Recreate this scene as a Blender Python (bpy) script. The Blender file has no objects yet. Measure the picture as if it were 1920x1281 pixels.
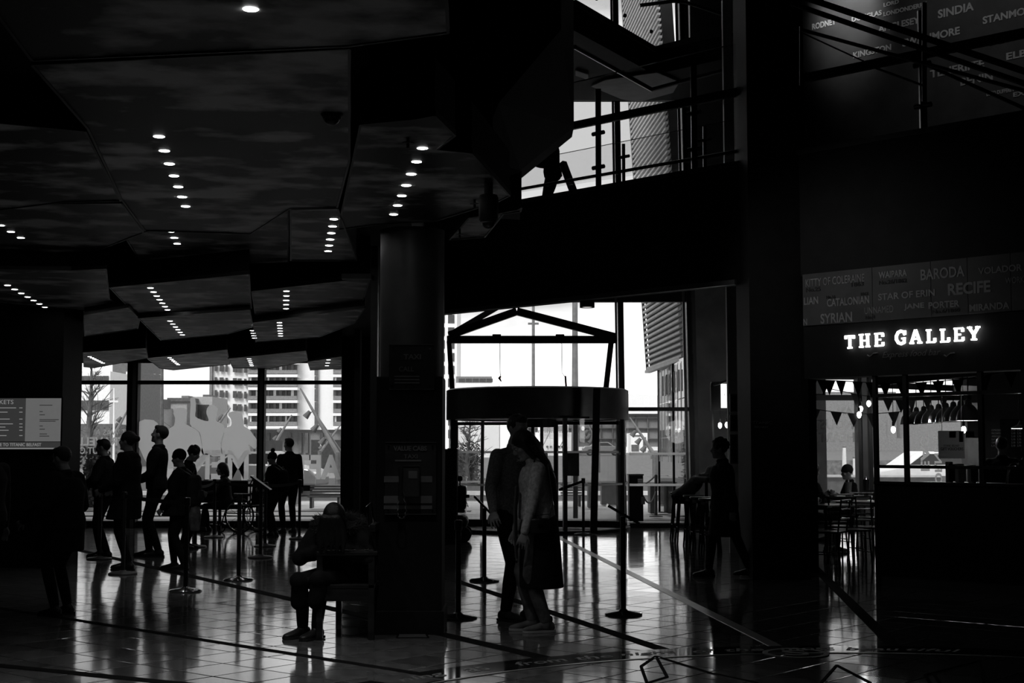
import bpy, math, random
from mathutils import Vector, Matrix
random.seed(7)
S = bpy.context.scene
COL = S.collection
# ---------------------------------------------------------------- camera, sky, exposure
FPX, CAMH = 2667.0, 1.49
TH = math.atan(201.5 / FPX)
cam = bpy.data.objects.new('camera', bpy.data.cameras.new('camera'))
COL.objects.link(cam)
cam.location = (0, 0, CAMH)
cam.rotation_euler = (math.pi / 2 + TH, 0, 0)
cam.data.sensor_width = 36
cam.data.lens = 50.0
cam.data.clip_end = 2000
S.camera = cam
S.view_settings.view_transform = 'Standard'
S.view_settings.look = 'None'
S.view_settings.gamma = 1
S.view_settings.use_curve_mapping = False
S.view_settings.exposure = 0.85
world = bpy.data.worlds.new('sky'); S.world = world
world.use_nodes = True
wn = world.node_tree; wn.nodes.clear()
def wnode(t, **k):
    n = wn.nodes.new(t)
    for a, b in k.items(): setattr(n, a, b)
    return n
wo = wnode('ShaderNodeOutputWorld'); bg = wnode('ShaderNodeBackground')
tc = wnode('ShaderNodeTexCoord'); mp = wnode('ShaderNodeMapping')
mp.inputs['Scale'].default_value = (1.0, 1.0, 3.0)
nz = wnode('ShaderNodeTexNoise'); nz.inputs['Scale'].default_value = 4.0; nz.inputs['Detail'].default_value = 5
sx = wnode('ShaderNodeSeparateXYZ')
m1 = wnode('ShaderNodeMath', operation='MULTIPLY_ADD'); m1.inputs[1].default_value = 0.9
m2 = wnode('ShaderNodeMath', operation='ADD')
cr = wnode('ShaderNodeValToRGB')
cr.color_ramp.elements[0].position = 0.42; cr.color_ramp.elements[0].color = (1.0, 1.0, 1.0, 1)
cr.color_ramp.elements[1].position = 0.66; cr.color_ramp.elements[1].color = (0.33, 0.33, 0.33, 1)
L = wn.links.new
L(tc.outputs['Generated'], mp.inputs['Vector']); L(mp.outputs[0], nz.inputs['Vector'])
L(tc.outputs['Generated'], sx.inputs[0]); L(sx.outputs['Z'], m1.inputs[0]); L(nz.outputs[0], m1.inputs[2])
L(m1.outputs[0], cr.inputs[0]); L(cr.outputs[0], bg.inputs[0]); L(bg.outputs[0], wo.inputs[0])
bg.inputs[1].default_value = 1.4

sun = bpy.data.objects.new('hazy_sun', bpy.data.lights.new('hazy_sun', 'SUN')); COL.objects.link(sun)  # added soft sun, brightens facades and paving without raising the overcast sky
sun.data.energy = 1.7; sun.data.angle = math.radians(25); sun.rotation_euler = (math.radians(48), 0, math.radians(-25))
# ---------------------------------------------------------------- helpers
def ray(px, py):
    u = (px - 960) / FPX; w = (640.5 - py) / FPX
    return Vector((u, math.cos(TH) - w * math.sin(TH), math.sin(TH) + w * math.cos(TH)))
def P(px, py, Y):                      # point seen at a pixel at depth Y
    d = ray(px, py); return Vector((0, 0, CAMH)) + d * (Y / d.y)
def G(px, py, h=0.0):                  # point seen at a pixel on the level z = h
    d = ray(px, py); return Vector((0, 0, CAMH)) + d * ((h - CAMH) / d.z)
A0 = Vector((3.39, 16.3, 0)); DD = Vector((0.70, -0.714, 0)).normalized(); NN = Vector((0.714, 0.70, 0)).normalized()
UP = Vector((0, 0, 1))
def F(px, py, off=0.0):                # point seen at a pixel on the oblique wall plane of the cafe front
    d = ray(px, py); o = Vector((0, 0, CAMH))
    t = (A0 + NN * off - o).dot(NN) / d.dot(NN); return o + d * t
def SW(p): return (p - A0).dot(DD)
MF = Matrix.Translation(A0) @ Matrix(((DD.x, NN.x, 0, 0), (DD.y, NN.y, 0, 0), (0, 0, 1, 0), (0, 0, 0, 1)))

class MB:
    def __init__(s): s.v = []; s.f = []
    def add(s, vs, fs, M=None):
        b = len(s.v)
        s.v += [tuple(M @ Vector(v)) if M else tuple(v) for v in vs]
        s.f += [[i + b for i in f] for f in fs]; return s
    def box(s, x0, x1, y0, y1, z0, z1, M=None):
        if x0 > x1: x0, x1 = x1, x0
        if y0 > y1: y0, y1 = y1, y0
        if z0 > z1: z0, z1 = z1, z0
        vs = [(x0,y0,z0),(x1,y0,z0),(x1,y1,z0),(x0,y1,z0),(x0,y0,z1),(x1,y0,z1),(x1,y1,z1),(x0,y1,z1)]
        return s.add(vs, [(0,3,2,1),(4,5,6,7),(0,1,5,4),(1,2,6,5),(2,3,7,6),(3,0,4,7)], M)
    def prism(s, pts, vec):            # flat polygon pushed along vec
        n = len(pts); vec = Vector(vec); pts = [Vector(p) for p in pts]
        nor = Vector((0, 0, 0))
        for i in range(n): nor += pts[i].cross(pts[(i + 1) % n])
        if nor.dot(vec) > 0: pts = pts[::-1]
        vs = pts + [p + vec for p in pts]
        fs = [list(range(n)), list(range(2 * n - 1, n - 1, -1))] + [[(i + 1) % n, i, n + i, n + (i + 1) % n] for i in range(n)]
        return s.add(vs, fs)
    def beam(s, p, q, w, h=None, up=UP):
        p = Vector(p); q = Vector(q); h = h or w; t = (q - p).normalized()
        up = Vector(up)
        if abs(t.dot(up)) > .98: up = Vector((0, 1, 0))
        r = t.cross(up).normalized(); u = r.cross(t)
        vs = [c + r * a * w / 2 + u * b * h / 2 for c in (p, q) for a, b in ((-1,-1),(1,-1),(1,1),(-1,1))]
        return s.add(vs, [(0,1,2,3),(7,6,5,4),(0,4,5,1),(1,5,6,2),(2,6,7,3),(3,7,4,0)])
    def tube(s, pts, r, n=10, caps=True):
        pts = [Vector(p) for p in pts]; b = len(s.v); m = len(pts)
        rs = r if isinstance(r, (list, tuple)) else [r] * m
        ref = None
        for i, p in enumerate(pts):
            t = (pts[min(i + 1, m - 1)] - pts[max(i - 1, 0)]).normalized()
            if ref is None: ref = Vector((1, 0, 0)) if abs(t.x) < .8 else Vector((0, 1, 0))
            a = (ref - t * ref.dot(t)).normalized(); ref = a; c = t.cross(a)
            for k in range(n):
                an = 2 * math.pi * k / n
                s.v.append(tuple(p + (a * math.cos(an) + c * math.sin(an)) * rs[i]))
        for i in range(m - 1):
            for k in range(n):
                k2 = (k + 1) % n
                s.f.append([b + i * n + k, b + i * n + k2, b + (i + 1) * n + k2, b + (i + 1) * n + k])
        if caps:
            s.f.append([b + k for k in range(n)][::-1]); s.f.append([b + (m - 1) * n + k for k in range(n)])
        return s
    def lathe(s, c, prof, n=24, a0=0, a1=360, axis=None):   # prof: (radius, z)
        b = len(s.v); full = abs(a1 - a0) >= 360; N = n if full else n + 1; c = Vector(c)
        for r, z in prof:
            for k in range(N):
                an = math.radians(a0 + (a1 - a0) * k / n)
                p = Vector((r * math.cos(an), r * math.sin(an), z))
                s.v.append(tuple((axis @ p if axis else p) + c))
        for i in range(len(prof) - 1):
            for k in range(n):
                k2 = (k + 1) % N
                s.f.append([b + i * N + k, b + i * N + k2, b + (i + 1) * N + k2, b + (i + 1) * N + k])
        return s
    def ball(s, c, r, n=12, m=8, M=None):
        r = Vector((r, r, r)) if not hasattr(r, '__len__') else Vector(r)
        b = len(s.v); c = Vector(c)
        for j in range(m + 1):
            ph = math.pi * (j + .0) / m if 0 < j < m else (0.02 if j == 0 else math.pi - .02)
            for k in range(n):
                an = 2 * math.pi * k / n
                p = Vector((r.x * math.sin(ph) * math.cos(an), r.y * math.sin(ph) * math.sin(an), -r.z * math.cos(ph)))
                s.v.append(tuple((M @ p if M else p) + c))
        for j in range(m):
            for k in range(n):
                k2 = (k + 1) % n
                s.f.append([b + j * n + k, b + j * n + k2, b + (j + 1) * n + k2, b + (j + 1) * n + k])
        s.f.append([b + k for k in range(n)][::-1]); s.f.append([b + m * n + k for k in range(n)])
        return s
    def build(s, name, mat, parent=None, smooth=False, bevel=0):
        me = bpy.data.meshes.new(name); me.from_pydata(s.v, [], s.f); me.update()
        if mat: me.materials.append(mat)
        if smooth:
            me.shade_smooth()
            if smooth != 2: me.set_sharp_from_angle(angle=math.radians(40))
        o = bpy.data.objects.new(name, me); COL.objects.link(o)
        if parent:
            o.parent = parent; o.matrix_parent_inverse = INV.get(parent.name) or parent_world(parent).inverted()
        if bevel:
            m = o.modifiers.new('bevel', 'BEVEL'); m.width = bevel; m.segments = 2; m.limit_method = 'ANGLE'
        return o
INV = {}
def parent_world(o):
    M = Matrix.LocRotScale(o.location, o.rotation_euler, o.scale)
    if o.parent: return parent_world(o.parent) @ o.matrix_parent_inverse @ M
    return M
def tag(o, label, cat=None, group=None, kind=None):
    if label: o['label'] = label
    if cat: o['category'] = cat
    if group: o['group'] = group
    if kind: o['kind'] = kind
    return o
def thing(name, label, cat, loc=(0, 0, 0), group=None):
    o = bpy.data.objects.new(name, None); COL.objects.link(o); o.location = loc; o.empty_display_size = .1
    return tag(o, label, cat, group)
def struct(o): o['kind'] = 'structure'; return o
def dup_part(o, parent, M):
    c = o.copy(); COL.objects.link(c); c.parent = parent
    c.matrix_parent_inverse = Matrix.Identity(4)
    W = parent_world(parent).inverted() @ M
    c.location, q, c.scale = W.decompose(); c.rotation_euler = q.to_euler()
    return c
# scratch scene for evaluating modifiers and text away from the big one
TS = bpy.data.scenes.new('scratch')
def evaluate(ob):
    TS.collection.objects.link(ob)
    vl = TS.view_layers[0]; vl.update(); dg = vl.depsgraph
    me = bpy.data.meshes.new_from_object(ob.evaluated_get(dg))
    TS.collection.objects.unlink(ob); bpy.data.objects.remove(ob)
    return me
def text(body, M, w, h, mat, parent=None, name='lettering', bold=0.0, ext=.004, mirror=False, shear=0.0):
    """body scaled so that its box is w wide and h high, centred on M, local x = reading direction, y = up"""
    cu = bpy.data.curves.new('t', 'FONT'); cu.body = body; cu.align_x = 'CENTER'; cu.align_y = 'CENTER'
    cu.offset = bold; cu.extrude = 0.001; cu.resolution_u = 3; cu.shear = shear
    me = evaluate(bpy.data.objects.new('t', cu))
    xs = [v.co.x for v in me.vertices]; ys = [v.co.y for v in me.vertices]
    if not xs: return None
    x0, x1, y0, y1 = min(xs), max(xs), min(ys), max(ys)
    kx = w / (x1 - x0) if w else h / (y1 - y0); ky = h / (y1 - y0)
    for v in me.vertices:
        c = v.co
        x = (c.x - (x0 + x1) / 2) * kx; y = (c.y - (y0 + y1) / 2) * ky
        if mirror: x = -x
        v.co = M @ Vector((x, y, c.z / .001 * ext / 2))
    if mirror: me.flip_normals()
    me.materials.clear(); me.materials.append(mat); me.name = name
    o = bpy.data.objects.new(name, me); COL.objects.link(o)
    if parent:
        o.parent = parent; o.matrix_parent_inverse = parent_world(parent).inverted()
    return o
def frame(p, x, y):                    # matrix with given origin and two axes
    x = Vector(x).normalized(); y = Vector(y).normalized(); z = x.cross(y)
    return Matrix(((x.x, y.x, z.x, p[0]), (x.y, y.y, z.y, p[1]), (x.z, y.z, z.z, p[2]), (0, 0, 0, 1)))
def front(px, py, Y): return frame(P(px, py, Y), (1, 0, 0), (0, 0, 1))
def oblique(px, py, off=0): return frame(F(px, py, off), DD, UP)

# ---------------------------------------------------------------- materials
def mat(name, v=.1, rough=.6, metal=0.0, noise=0.0, nscale=5.0, stretch=(1, 1, 1), bump=0.0, bscale=30.0, spec=.5, emit=0.0, v2=None, lo=.35, hi=.65):
    m = bpy.data.materials.new(name); m.use_nodes = True
    nt = m.node_tree; b = nt.nodes['Principled BSDF']
    b.inputs['Base Color'].default_value = (v, v, v, 1); b.inputs['Roughness'].default_value = rough
    b.inputs['Metallic'].default_value = metal; b.inputs['Specular IOR Level'].default_value = spec
    if emit:
        b.inputs['Emission Color'].default_value = (1, 1, 1, 1); b.inputs['Emission Strength'].default_value = emit
    t = nt.nodes.new('ShaderNodeTexCoord'); mpn = nt.nodes.new('ShaderNodeMapping'); mpn.inputs['Scale'].default_value = stretch
    nt.links.new(t.outputs['Object'], mpn.inputs[0])
    if noise or v2 is not None:
        n = nt.nodes.new('ShaderNodeTexNoise'); n.inputs['Scale'].default_value = nscale; n.inputs['Detail'].default_value = 6
        r = nt.nodes.new('ShaderNodeValToRGB'); e = r.color_ramp.elements
        a = v * (1 - noise) if v2 is None else v; c = v * (1 + noise) if v2 is None else v2
        e[0].position = lo; e[1].position = hi; e[0].color = (a, a, a, 1); e[1].color = (c, c, c, 1)
        nt.links.new(mpn.outputs[0], n.inputs[0]); nt.links.new(n.outputs[0], r.inputs[0]); nt.links.new(r.outputs[0], b.inputs['Base Color'])
    if bump:
        n2 = nt.nodes.new('ShaderNodeTexNoise'); n2.inputs['Scale'].default_value = bscale; n2.inputs['Detail'].default_value = 3
        bp = nt.nodes.new('ShaderNodeBump'); bp.inputs['Strength'].default_value = bump; bp.inputs['Distance'].default_value = .02
        nt.links.new(mpn.outputs[0], n2.inputs[0]); nt.links.new(n2.outputs[0], bp.inputs['Height']); nt.links.new(bp.outputs[0], b.inputs['Normal'])
    return m
def glassmat(name, tint=.95, fres=.02, rough=0.0):
    m = bpy.data.materials.new(name); m.use_nodes = True; nt = m.node_tree; nt.nodes.clear()
    o = nt.nodes.new('ShaderNodeOutputMaterial'); t = nt.nodes.new('ShaderNodeBsdfTransparent'); g = nt.nodes.new('ShaderNodeBsdfGlossy')
    mx = nt.nodes.new('ShaderNodeMixShader'); lw = nt.nodes.new('ShaderNodeLayerWeight'); lw.inputs[0].default_value = .5
    pw = nt.nodes.new('ShaderNodeMath'); pw.operation = 'POWER'; pw.inputs[1].default_value = 5
    f = nt.nodes.new('ShaderNodeMath'); f.operation = 'MULTIPLY_ADD'; f.inputs[1].default_value = .85; f.inputs[2].default_value = fres; f.use_clamp = True
    nt.links.new(lw.outputs['Facing'], pw.inputs[0]); nt.links.new(pw.outputs[0], f.inputs[0])
    t.inputs[0].default_value = (tint, tint, tint, 1); g.inputs['Roughness'].default_value = rough
    nt.links.new(f.outputs[0], mx.inputs[0]); nt.links.new(t.outputs[0], mx.inputs[1]); nt.links.new(g.outputs[0], mx.inputs[2]); nt.links.new(mx.outputs[0], o.inputs[0])
    return m
def vinylmat(name, tv=.95):
    m = bpy.data.materials.new(name); m.use_nodes = True; nt = m.node_tree; nt.nodes.clear()
    o = nt.nodes.new('ShaderNodeOutputMaterial'); t = nt.nodes.new('ShaderNodeBsdfTranslucent'); g = nt.nodes.new('ShaderNodeBsdfDiffuse')
    mx = nt.nodes.new('ShaderNodeMixShader'); mx.inputs[0].default_value = .08
    t.inputs[0].default_value = (tv, tv, tv, 1); g.inputs[0].default_value = (.8, .8, .8, 1)
    nt.links.new(t.outputs[0], mx.inputs[1]); nt.links.new(g.outputs[0], mx.inputs[2]); nt.links.new(mx.outputs[0], o.inputs[0])
    return m
def emis(name, e):
    return mat(name, .8, .5, emit=e)
M = dict(
    black=mat('black paint', .006, .7, noise=.3, spec=.25), dark=mat('dark cladding', .018, .55, noise=.4, nscale=3, spec=.3),
    frame=mat('dark metal frame', .03, .45, noise=.2, spec=.4), greyframe=mat('grey aluminium frame', .16, .45, noise=.1),
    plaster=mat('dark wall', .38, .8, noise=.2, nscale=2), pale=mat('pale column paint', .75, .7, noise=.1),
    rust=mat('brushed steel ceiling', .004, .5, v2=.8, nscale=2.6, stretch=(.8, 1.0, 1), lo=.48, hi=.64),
    column=mat('grey column metal', .09, .45, metal=.2, noise=.15), chrome=mat('chrome', .55, .14, metal=1.0, noise=.05),
    satin=mat('satin black steel', .02, .3, noise=.1), tile=mat('polished stone tile', .11, .085, noise=.35, nscale=9, bump=.04, bscale=3.5, spec=.85),
    tile2=mat('polished stone tile darker', .07, .10, noise=.35, nscale=9, bump=.04, bscale=3.0, spec=.8), grout=mat('grout', .012, .8, noise=.2),
    strip=mat('dark floor inlay', .008, .9, noise=.2, spec=.03), lightstrip=mat('steel floor inlay', .35, .3, metal=.6, noise=.1),
    ring=mat('black granite ring', .012, .06, noise=.3), ringtext=mat('engraved ring lettering', .12, .5, noise=.1),
    glass=glassmat('clear glass'), glass2=glassmat('balustrade glass', .93, .02), mirror=glassmat('reflective glass', .55, .30, .02),
    vinyl=vinylmat('frosted white vinyl'), thinpaper=vinylmat('backlit grey paper', .28), white=mat('white paint', .85, .7, noise=.05), offwhite=mat('pale render', .72, .8, noise=.08),
    grey=mat('mid grey cladding', .19, .7, noise=.15), dgrey=mat('dark grey cladding', .10, .6, noise=.2), win=mat('far window glass', .05, .2, noise=.3),
    pave=mat('pale paving', .62, .8, noise=.12, nscale=2), road=mat('asphalt road', .06, .85, noise=.2, nscale=3), grass=mat('short grass', .14, .95, noise=.35, nscale=4, bump=.3),
    hedge=mat('hedge leaves', .10, .9, noise=.7, nscale=6, bump=.6), bark=mat('bark', .10, .9, noise=.4),
    lampface=emis('downlight face', 9.0), signlit=emis('lit sign letters', 3.0), bulb=emis('filament bulb', 8.0), lightbox=emis('sign light box', .8),
    screen=mat('ticket screen', .05, .4, noise=.2, emit=.018), screenw=mat('ticket screen white column', .3, .5, noise=.1, emit=.06), screent=mat('screen lettering', .3, .5, emit=.11, noise=.05),
    namewall=mat('ship name panel', .05, .6, noise=.25, nscale=3), nametext=mat('ship name lettering', .30, .6, noise=.15), namedim=mat('small dark lettering', .008, .7, noise=.1),
    skin=mat('skin', .34, .55, noise=.1, nscale=8), eye=mat('eye', .3, .2, noise=.1), hair=mat('dark hair', .012, .42, noise=.4, nscale=14, stretch=(6, 6, 1), bump=.4, bscale=40),
    cloth=mat('black cloth', .010, .9, noise=.3, nscale=12, bump=.25, bscale=18, spec=.2), cloth2=mat('charcoal cloth', .022, .85, noise=.3, nscale=12, bump=.25, bscale=16, spec=.25),
    sweater=mat('dark grey knitted sweater', .2, .9, noise=.3, nscale=60, bump=.35, bscale=14, spec=.2), jacket=mat('grey wool coat', .55, .9, noise=.25, nscale=40, bump=.3, bscale=12, spec=.2),
    denim=mat('faded jeans', .13, .9, noise=.5, nscale=9, bump=.2), shoe=mat('dark leather shoe', .02, .4, noise=.2), sole=mat('pale rubber sole', .45, .7, noise=.1),
    leather=mat('black leather', .015, .35, noise=.3, bump=.2), fur=mat('fur trim', .05, .9, noise=.5, nscale=30), knit=mat('pale knitted hat', .35, .9, noise=.2, nscale=40, bump=.5),
    wood=mat('dark stained wood', .02, .3, noise=.5, nscale=3, stretch=(1, 8, 8)), tabletop=mat('pale table top', .35, .35, noise=.15), brick=mat('glazed white brick', .6, .4, noise=.15, nscale=9),
    poster=mat('grey printed poster', .16, .4, noise=.2), posterd=mat('dark printed poster', .035, .35, noise=.4, nscale=4), ink=mat('printed ink', .015, .6, noise=.1), paper=mat('pale print', .5, .6, noise=.05),
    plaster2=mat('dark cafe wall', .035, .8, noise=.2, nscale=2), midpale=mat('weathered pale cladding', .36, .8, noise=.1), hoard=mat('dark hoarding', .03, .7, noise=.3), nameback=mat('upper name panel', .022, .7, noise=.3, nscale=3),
    rubber=mat('black rubber', .012, .8, noise=.2), car=mat('grey car paint', .30, .2, metal=.4, noise=.05), cargl=mat('car window', .03, .1, noise=.1), 
    plank=mat('galley ceiling boards', .5, .5, noise=.3, nscale=2, stretch=(1, 10, 1)), flag=mat('dark bunting cloth', .015, .9, noise=.3),
)
# ================================================================= STRUCTURE
YG = 27.2                                              # depth of the glass facade
floor = struct(MB().box(-14, 16, -6, YG + .3, -.12, -.006).build('floor', M['grout']))
GA = math.radians(-40); T0 = .4
ga = Vector((math.cos(GA), math.sin(GA), 0)); gb = Vector((-ga.y, ga.x, 0))
cells = []
for i in range(-90, 90):
    for j in range(-20, 110):
        c = ga * (i + .5) * T0 + gb * (j + .5) * T0
        if -10.5 < c.x < 12.5 and -1 < c.y < YG - .25:
            px = 960 + FPX * c.x / max(c.y, .1)
            vis = c.y > 8.6 and -40 < px < 1960
            if 1400 < px < 1500 and c.y > 16: vis = False
            cells.append((0 if vis else 1, c.y, c))
cells.sort(key=lambda a: (a[0], a[1]))
def tile_mesh(k):
    h = T0 / 2 - .005; b = .004
    me = MB(); vs = [(x * (h - b * q), y * (h - b * q), z) for q, z in ((0, -.02), (0, -.0015), (1, 0)) for x, y in ((-1,-1),(1,-1),(1,1),(-1,1))]
    fs = [(8, 9, 10, 11)] + [(r * 4 + i, r * 4 + (i + 1) % 4, r * 4 + 4 + (i + 1) % 4, r * 4 + 4 + i) for r in (0, 1) for i in range(4)]
    me.add(vs, fs); m = bpy.data.meshes.new('tile'); m.from_pydata(me.v, [], me.f); m.materials.append(M['tile'] if k else M['tile2']); return m
tm = [tile_mesh(1), tile_mesh(0)]
rest = MB(); rq = Matrix.Rotation(GA, 4, 'Z')
for n, (hid, y, c) in enumerate(cells):
    tl = Matrix.Rotation(random.gauss(0, .0018), 4, 'X') @ Matrix.Rotation(random.gauss(0, .0018), 4, 'Y')
    Mx = Matrix.Translation(c) @ rq @ tl
    if n < 300:
        o = bpy.data.objects.new('tile', tm[0 if random.random() < .72 else 1]); COL.objects.link(o); o.parent = floor
        o.location = c; o.rotation_euler = (rq @ tl).to_euler()
    else:
        h = T0 / 2 - .005
        rest.add([(-h,-h,-.004),(h,-h,-.004),(h,h,-.004),(-h,h,-.004),(-h,-h,0),(h,-h,0),(h,h,0),(-h,h,0)],
                 [(4,5,6,7),(0,1,5,4),(1,2,6,5),(2,3,7,6),(3,0,4,7)], Mx)
tag(rest.build('tile_field', M['tile'], floor), None, kind='stuff')
# inlaid rays running to the centre of the floor compass, and its lettered ring
CC = Vector((2.37, 6.8, 0)); R1, R0 = 4.12, 3.76
for deg, w, m_, r1, nm in ((-5.2, .10, 'lightstrip', 17.5, 'light_inlay'), (7.3, .11, 'strip', 17, 'dark_inlay'), (-17.6, .11, 'strip', 17, 'dark_inlay'),
                       (-31.4, .13, 'strip', 17, 'dark_inlay'), (-47.0, .075, 'strip', 12, 'dark_inlay'), (-62, .11, 'strip', 11, 'dark_inlay'), (24, .11, 'strip', 13, 'dark_inlay')):
    a = math.radians(deg); d = Vector((math.sin(a), math.cos(a), 0))
    MB().beam(CC + d * R1 + UP * .001, CC + d * r1 + UP * .001, w, .005).build(nm, M[m_], floor)
rg = MB(); rg.lathe((0, 0, 0), [(R0, -.003), (R0, .004), (R1, .004), (R1, -.003)], 96); rg.v = [tuple(Vector(v) + CC) for v in rg.v]
ring = rg.build('floor_ring', M['ring'], floor)
for k in range(24):                                     # pale stone panels alternating round the ring
    if k % 3 == 0:
        a = 15 * k + 3
        q = MB(); q.lathe(CC, [(R0 + .015, .0035), (R0 + .015, .0055), (R1 - .015, .0055), (R1 - .015, .0035)], 4, a, a + 5)
        q.build('ring_panel', M['tile'], floor)
e = MB().lathe(CC, [(R0 - .03, -.003), (R0 - .03, .0045), (R0 - .004, .0045), (R0 - .004, -.003)], 96).build('ring_edge', M['lightstrip'], floor)
def ring_word(w, deg, length):
    a = math.radians(deg); d = Vector((math.sin(a), math.cos(a), 0)); tx = Vector((math.cos(a), -math.sin(a), 0))
    text(w, frame(CC + d * (R0 + R1) / 2 + UP * .0052, tx, d), length, .15, M['ringtext'], floor, 'ring_lettering', bold=.01, ext=.002, shear=.3)
for w, dg, ln in (('ning', -48.5, .42), ('as', -41.5, .2), ('from', -33.5, .42), ('the', -27, .3), ('night', -20.5, .45), ('of', -14, .2), ('the', -9.5, .3), ('most', -2.5, .42), ('beau', 4.5, .4), ('tiful', 11, .4)):
    ring_word(w, dg, ln)
def floorline(*pts):
    q = MB(); g = [G(x, y) + UP * .002 for x, y in pts]
    for a, b in zip(g, g[1:]): q.beam(a, b, .02, .006)
    q.build('compass_outline', M['strip'], floor)
floorline((1213, 1281), (1202, 1250), (1230, 1231), (1251, 1270), (1215, 1281)); floorline((1230, 1231), (1330, 1262), (1420, 1281))
floorline((1540, 1281), (1569, 1248), (1632, 1281)); floorline((1743, 1281), (1735, 1266), (1837, 1239), (1845, 1281)); floorline((1750, 1263), (1762, 1281))
sr = MB().lathe(G(1492, 1226) + UP * .002, [(.20, -.003), (.20, .004), (.24, .004), (.24, -.003)], 32).build('compass_letter_ring', M['ringtext'], floor)
text('S', frame(G(1492, 1226) + UP * .006, (1, 0, 0), (0, 1, 0)), .18, .26, M['ringtext'], floor, 'compass_letter', bold=.01)
cov = thing('floor_hatch', 'small rectangular steel hatch let into the floor before the phone column', 'hatch', G(773, 1192))
hp = [G(742, 1197), G(805, 1197), G(800, 1188), G(746, 1188)]
MB().prism([p + UP * .004 for p in hp], (0, 0, -.012)).build('hatch_frame', M['strip'], cov)
hc = sum(hp, Vector()) / 4
MB().prism([hc + (p - hc) * .86 + UP * .0065 for p in hp], (0, 0, -.006)).build('hatch_cover', M['column'], cov)

# shell: walls behind and beside the camera, high roof
struct(MB().box(-14, 16, -6.3, -6, -.1, 13).build('wall_back', M['black']))
struct(MB().box(-14.3, -14, -6, 42, -.1, 13).build('wall_left', M['black']))
struct(MB().box(16, 16.3, -6, 28, -.1, 13).build('wall_right', M['black']))
struct(MB().box(-14.3, 16.3, -6.3, YG + .4, 12.7, 13).build('ceiling', M['black']))
# low dark ceiling over the queue and the entrance (edge on the oblique plane)
lc = [Vector((-14, -6, 3.62)), Vector((-1.2, -6, 3.62)), Vector((-.9, 12.2, 3.62)), F(838, 583) * Vector((1, 1, 0)) if False else Vector((-1.3, 20.9, 3.62)), Vector((-1.3, 21.1, 3.62)), Vector((-1.3, YG, 3.62)), Vector((-14, YG, 3.62))]
struct(MB().prism(lc, (0, 0, 1.2)).build('ceiling_lobby', M['black']))
# oblique mezzanine band: fascia, walkway slab, edge strip
sL, sC = SW(Vector((-1.75, 21.54, 0))), SW(F(1382, 600))
fb = struct(MB().box(sL, 9, 0, .25, 3.48, 4.9, MF).build('wall_fascia', M['black']))
slab = struct(MB().prism([A0 + DD * sL + NN * .25 + UP * 4.6, A0 + DD * 9 + NN * .25 + UP * 4.6, Vector((16, 15, 4.6)), Vector((16, 24.6, 4.6)), Vector((6.5, 26, 4.6)), Vector((3.6, 24.2, 4.6)), Vector((.8, 24.2, 4.6)), Vector((-1.75, 25, 4.6))][::-1], (0, 0, .22)).build('floor_walkway', M['dark']))
struct(MB().box(sL, 9, -.02, .3, 4.9, 4.96, MF).build('trim_1', M['frame']))
struct(MB().box(sL, SW(F(1382, 600)), -.04, .0, 3.46, 3.52, MF).build('trim_2', M['greyframe']))
# black pillar between entrance and cafe
pil = struct(MB().box(P(1381, 600, 17.3).x, P(1517, 800, 16.35).x, 16.35, 17.3, 0, 12.7).build('wall_pillar', M['black']))
text('TITANIC', front(1427, 793, 16.34), .25, .032, M['column'], pil, 'lettering'); text('BELFAST', front(1428, 801, 16.34), .16, .022, M['dgrey'], pil, 'lettering')
# wall between facade glass and cafe
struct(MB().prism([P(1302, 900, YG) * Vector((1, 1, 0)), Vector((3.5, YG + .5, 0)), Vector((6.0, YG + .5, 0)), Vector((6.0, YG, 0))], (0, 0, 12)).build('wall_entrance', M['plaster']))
struct(MB().box(4.0, 4.2, 19.5, YG, 0, 12).build('wall_side', M['plaster'])) if False else None
# pale slim column behind the fascia
pc = MB().beam(P(1375, 870, 20.6) * Vector((1, 1, 0)), P(1362, 0, 20.6), .135, .12).build('wall_column', M['pale']); struct(pc)
# left block with ticket screen, reaching the ceiling
struct(MB().box(-14, P(156, 600, 18.8).x, 18, 18.8, 0, 3.62).build('wall_ticket', M['black']))
# pier between the two glass fronts
struct(MB().box(P(641, 800, YG).x, P(836, 800, YG).x - .25, YG - .15, YG + .4, 0, 12.7).build('wall_pier', M['black']))
q = MB(); q.beam(P(672, 600, 25.5) * Vector((1, 1, 0)), P(672, 600, 25.5), .10, .25); struct(q.build('trim_3', M['frame']))
struct(MB().box(P(694, 700, 14).x, P(707, 700, 14).x, 14, 14.15, 0, 3.5).build('trim_4', M['column']))
MB().beam(P(655, 600, 24), P(681, 588, 23), .12, .05).build('cove', M['column'], fb) if False else None
# upper level two: slab with a corner notch, soffit
z2 = 7.9
sl2 = struct(MB().prism([Vector((-3, 17.5, z2)), G(1078, 58, z2), G(1228, 140, z2), G(1420, 96, z2), Vector((5.2, 20.5, z2)), Vector((5.2, 27.0, z2)), Vector((3.6, 25.6, z2)), G(1195, 190, z2), Vector((-.8, 25.6, z2)), Vector((-3, 27, z2))], (0, 0, .40)).build('floor_upper', M['black']))
struct(MB().prism([G(x, y, z2 - .03) for x, y in ((1108, 160), (1135, 148), (1232, 134), (1274, 152), (1262, 172), (1197, 190), (1165, 184))], (0, 0, -.02)).build('ceiling_soffit', M['offwhite']))
struct(MB().prism([G(x, y, z2 - .03) for x, y in ((1079, 130), (1103, 138), (1103, 148), (1079, 140))], (0, 0, -.02)).build('ceiling_soffit_strip', M['offwhite']))

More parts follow.
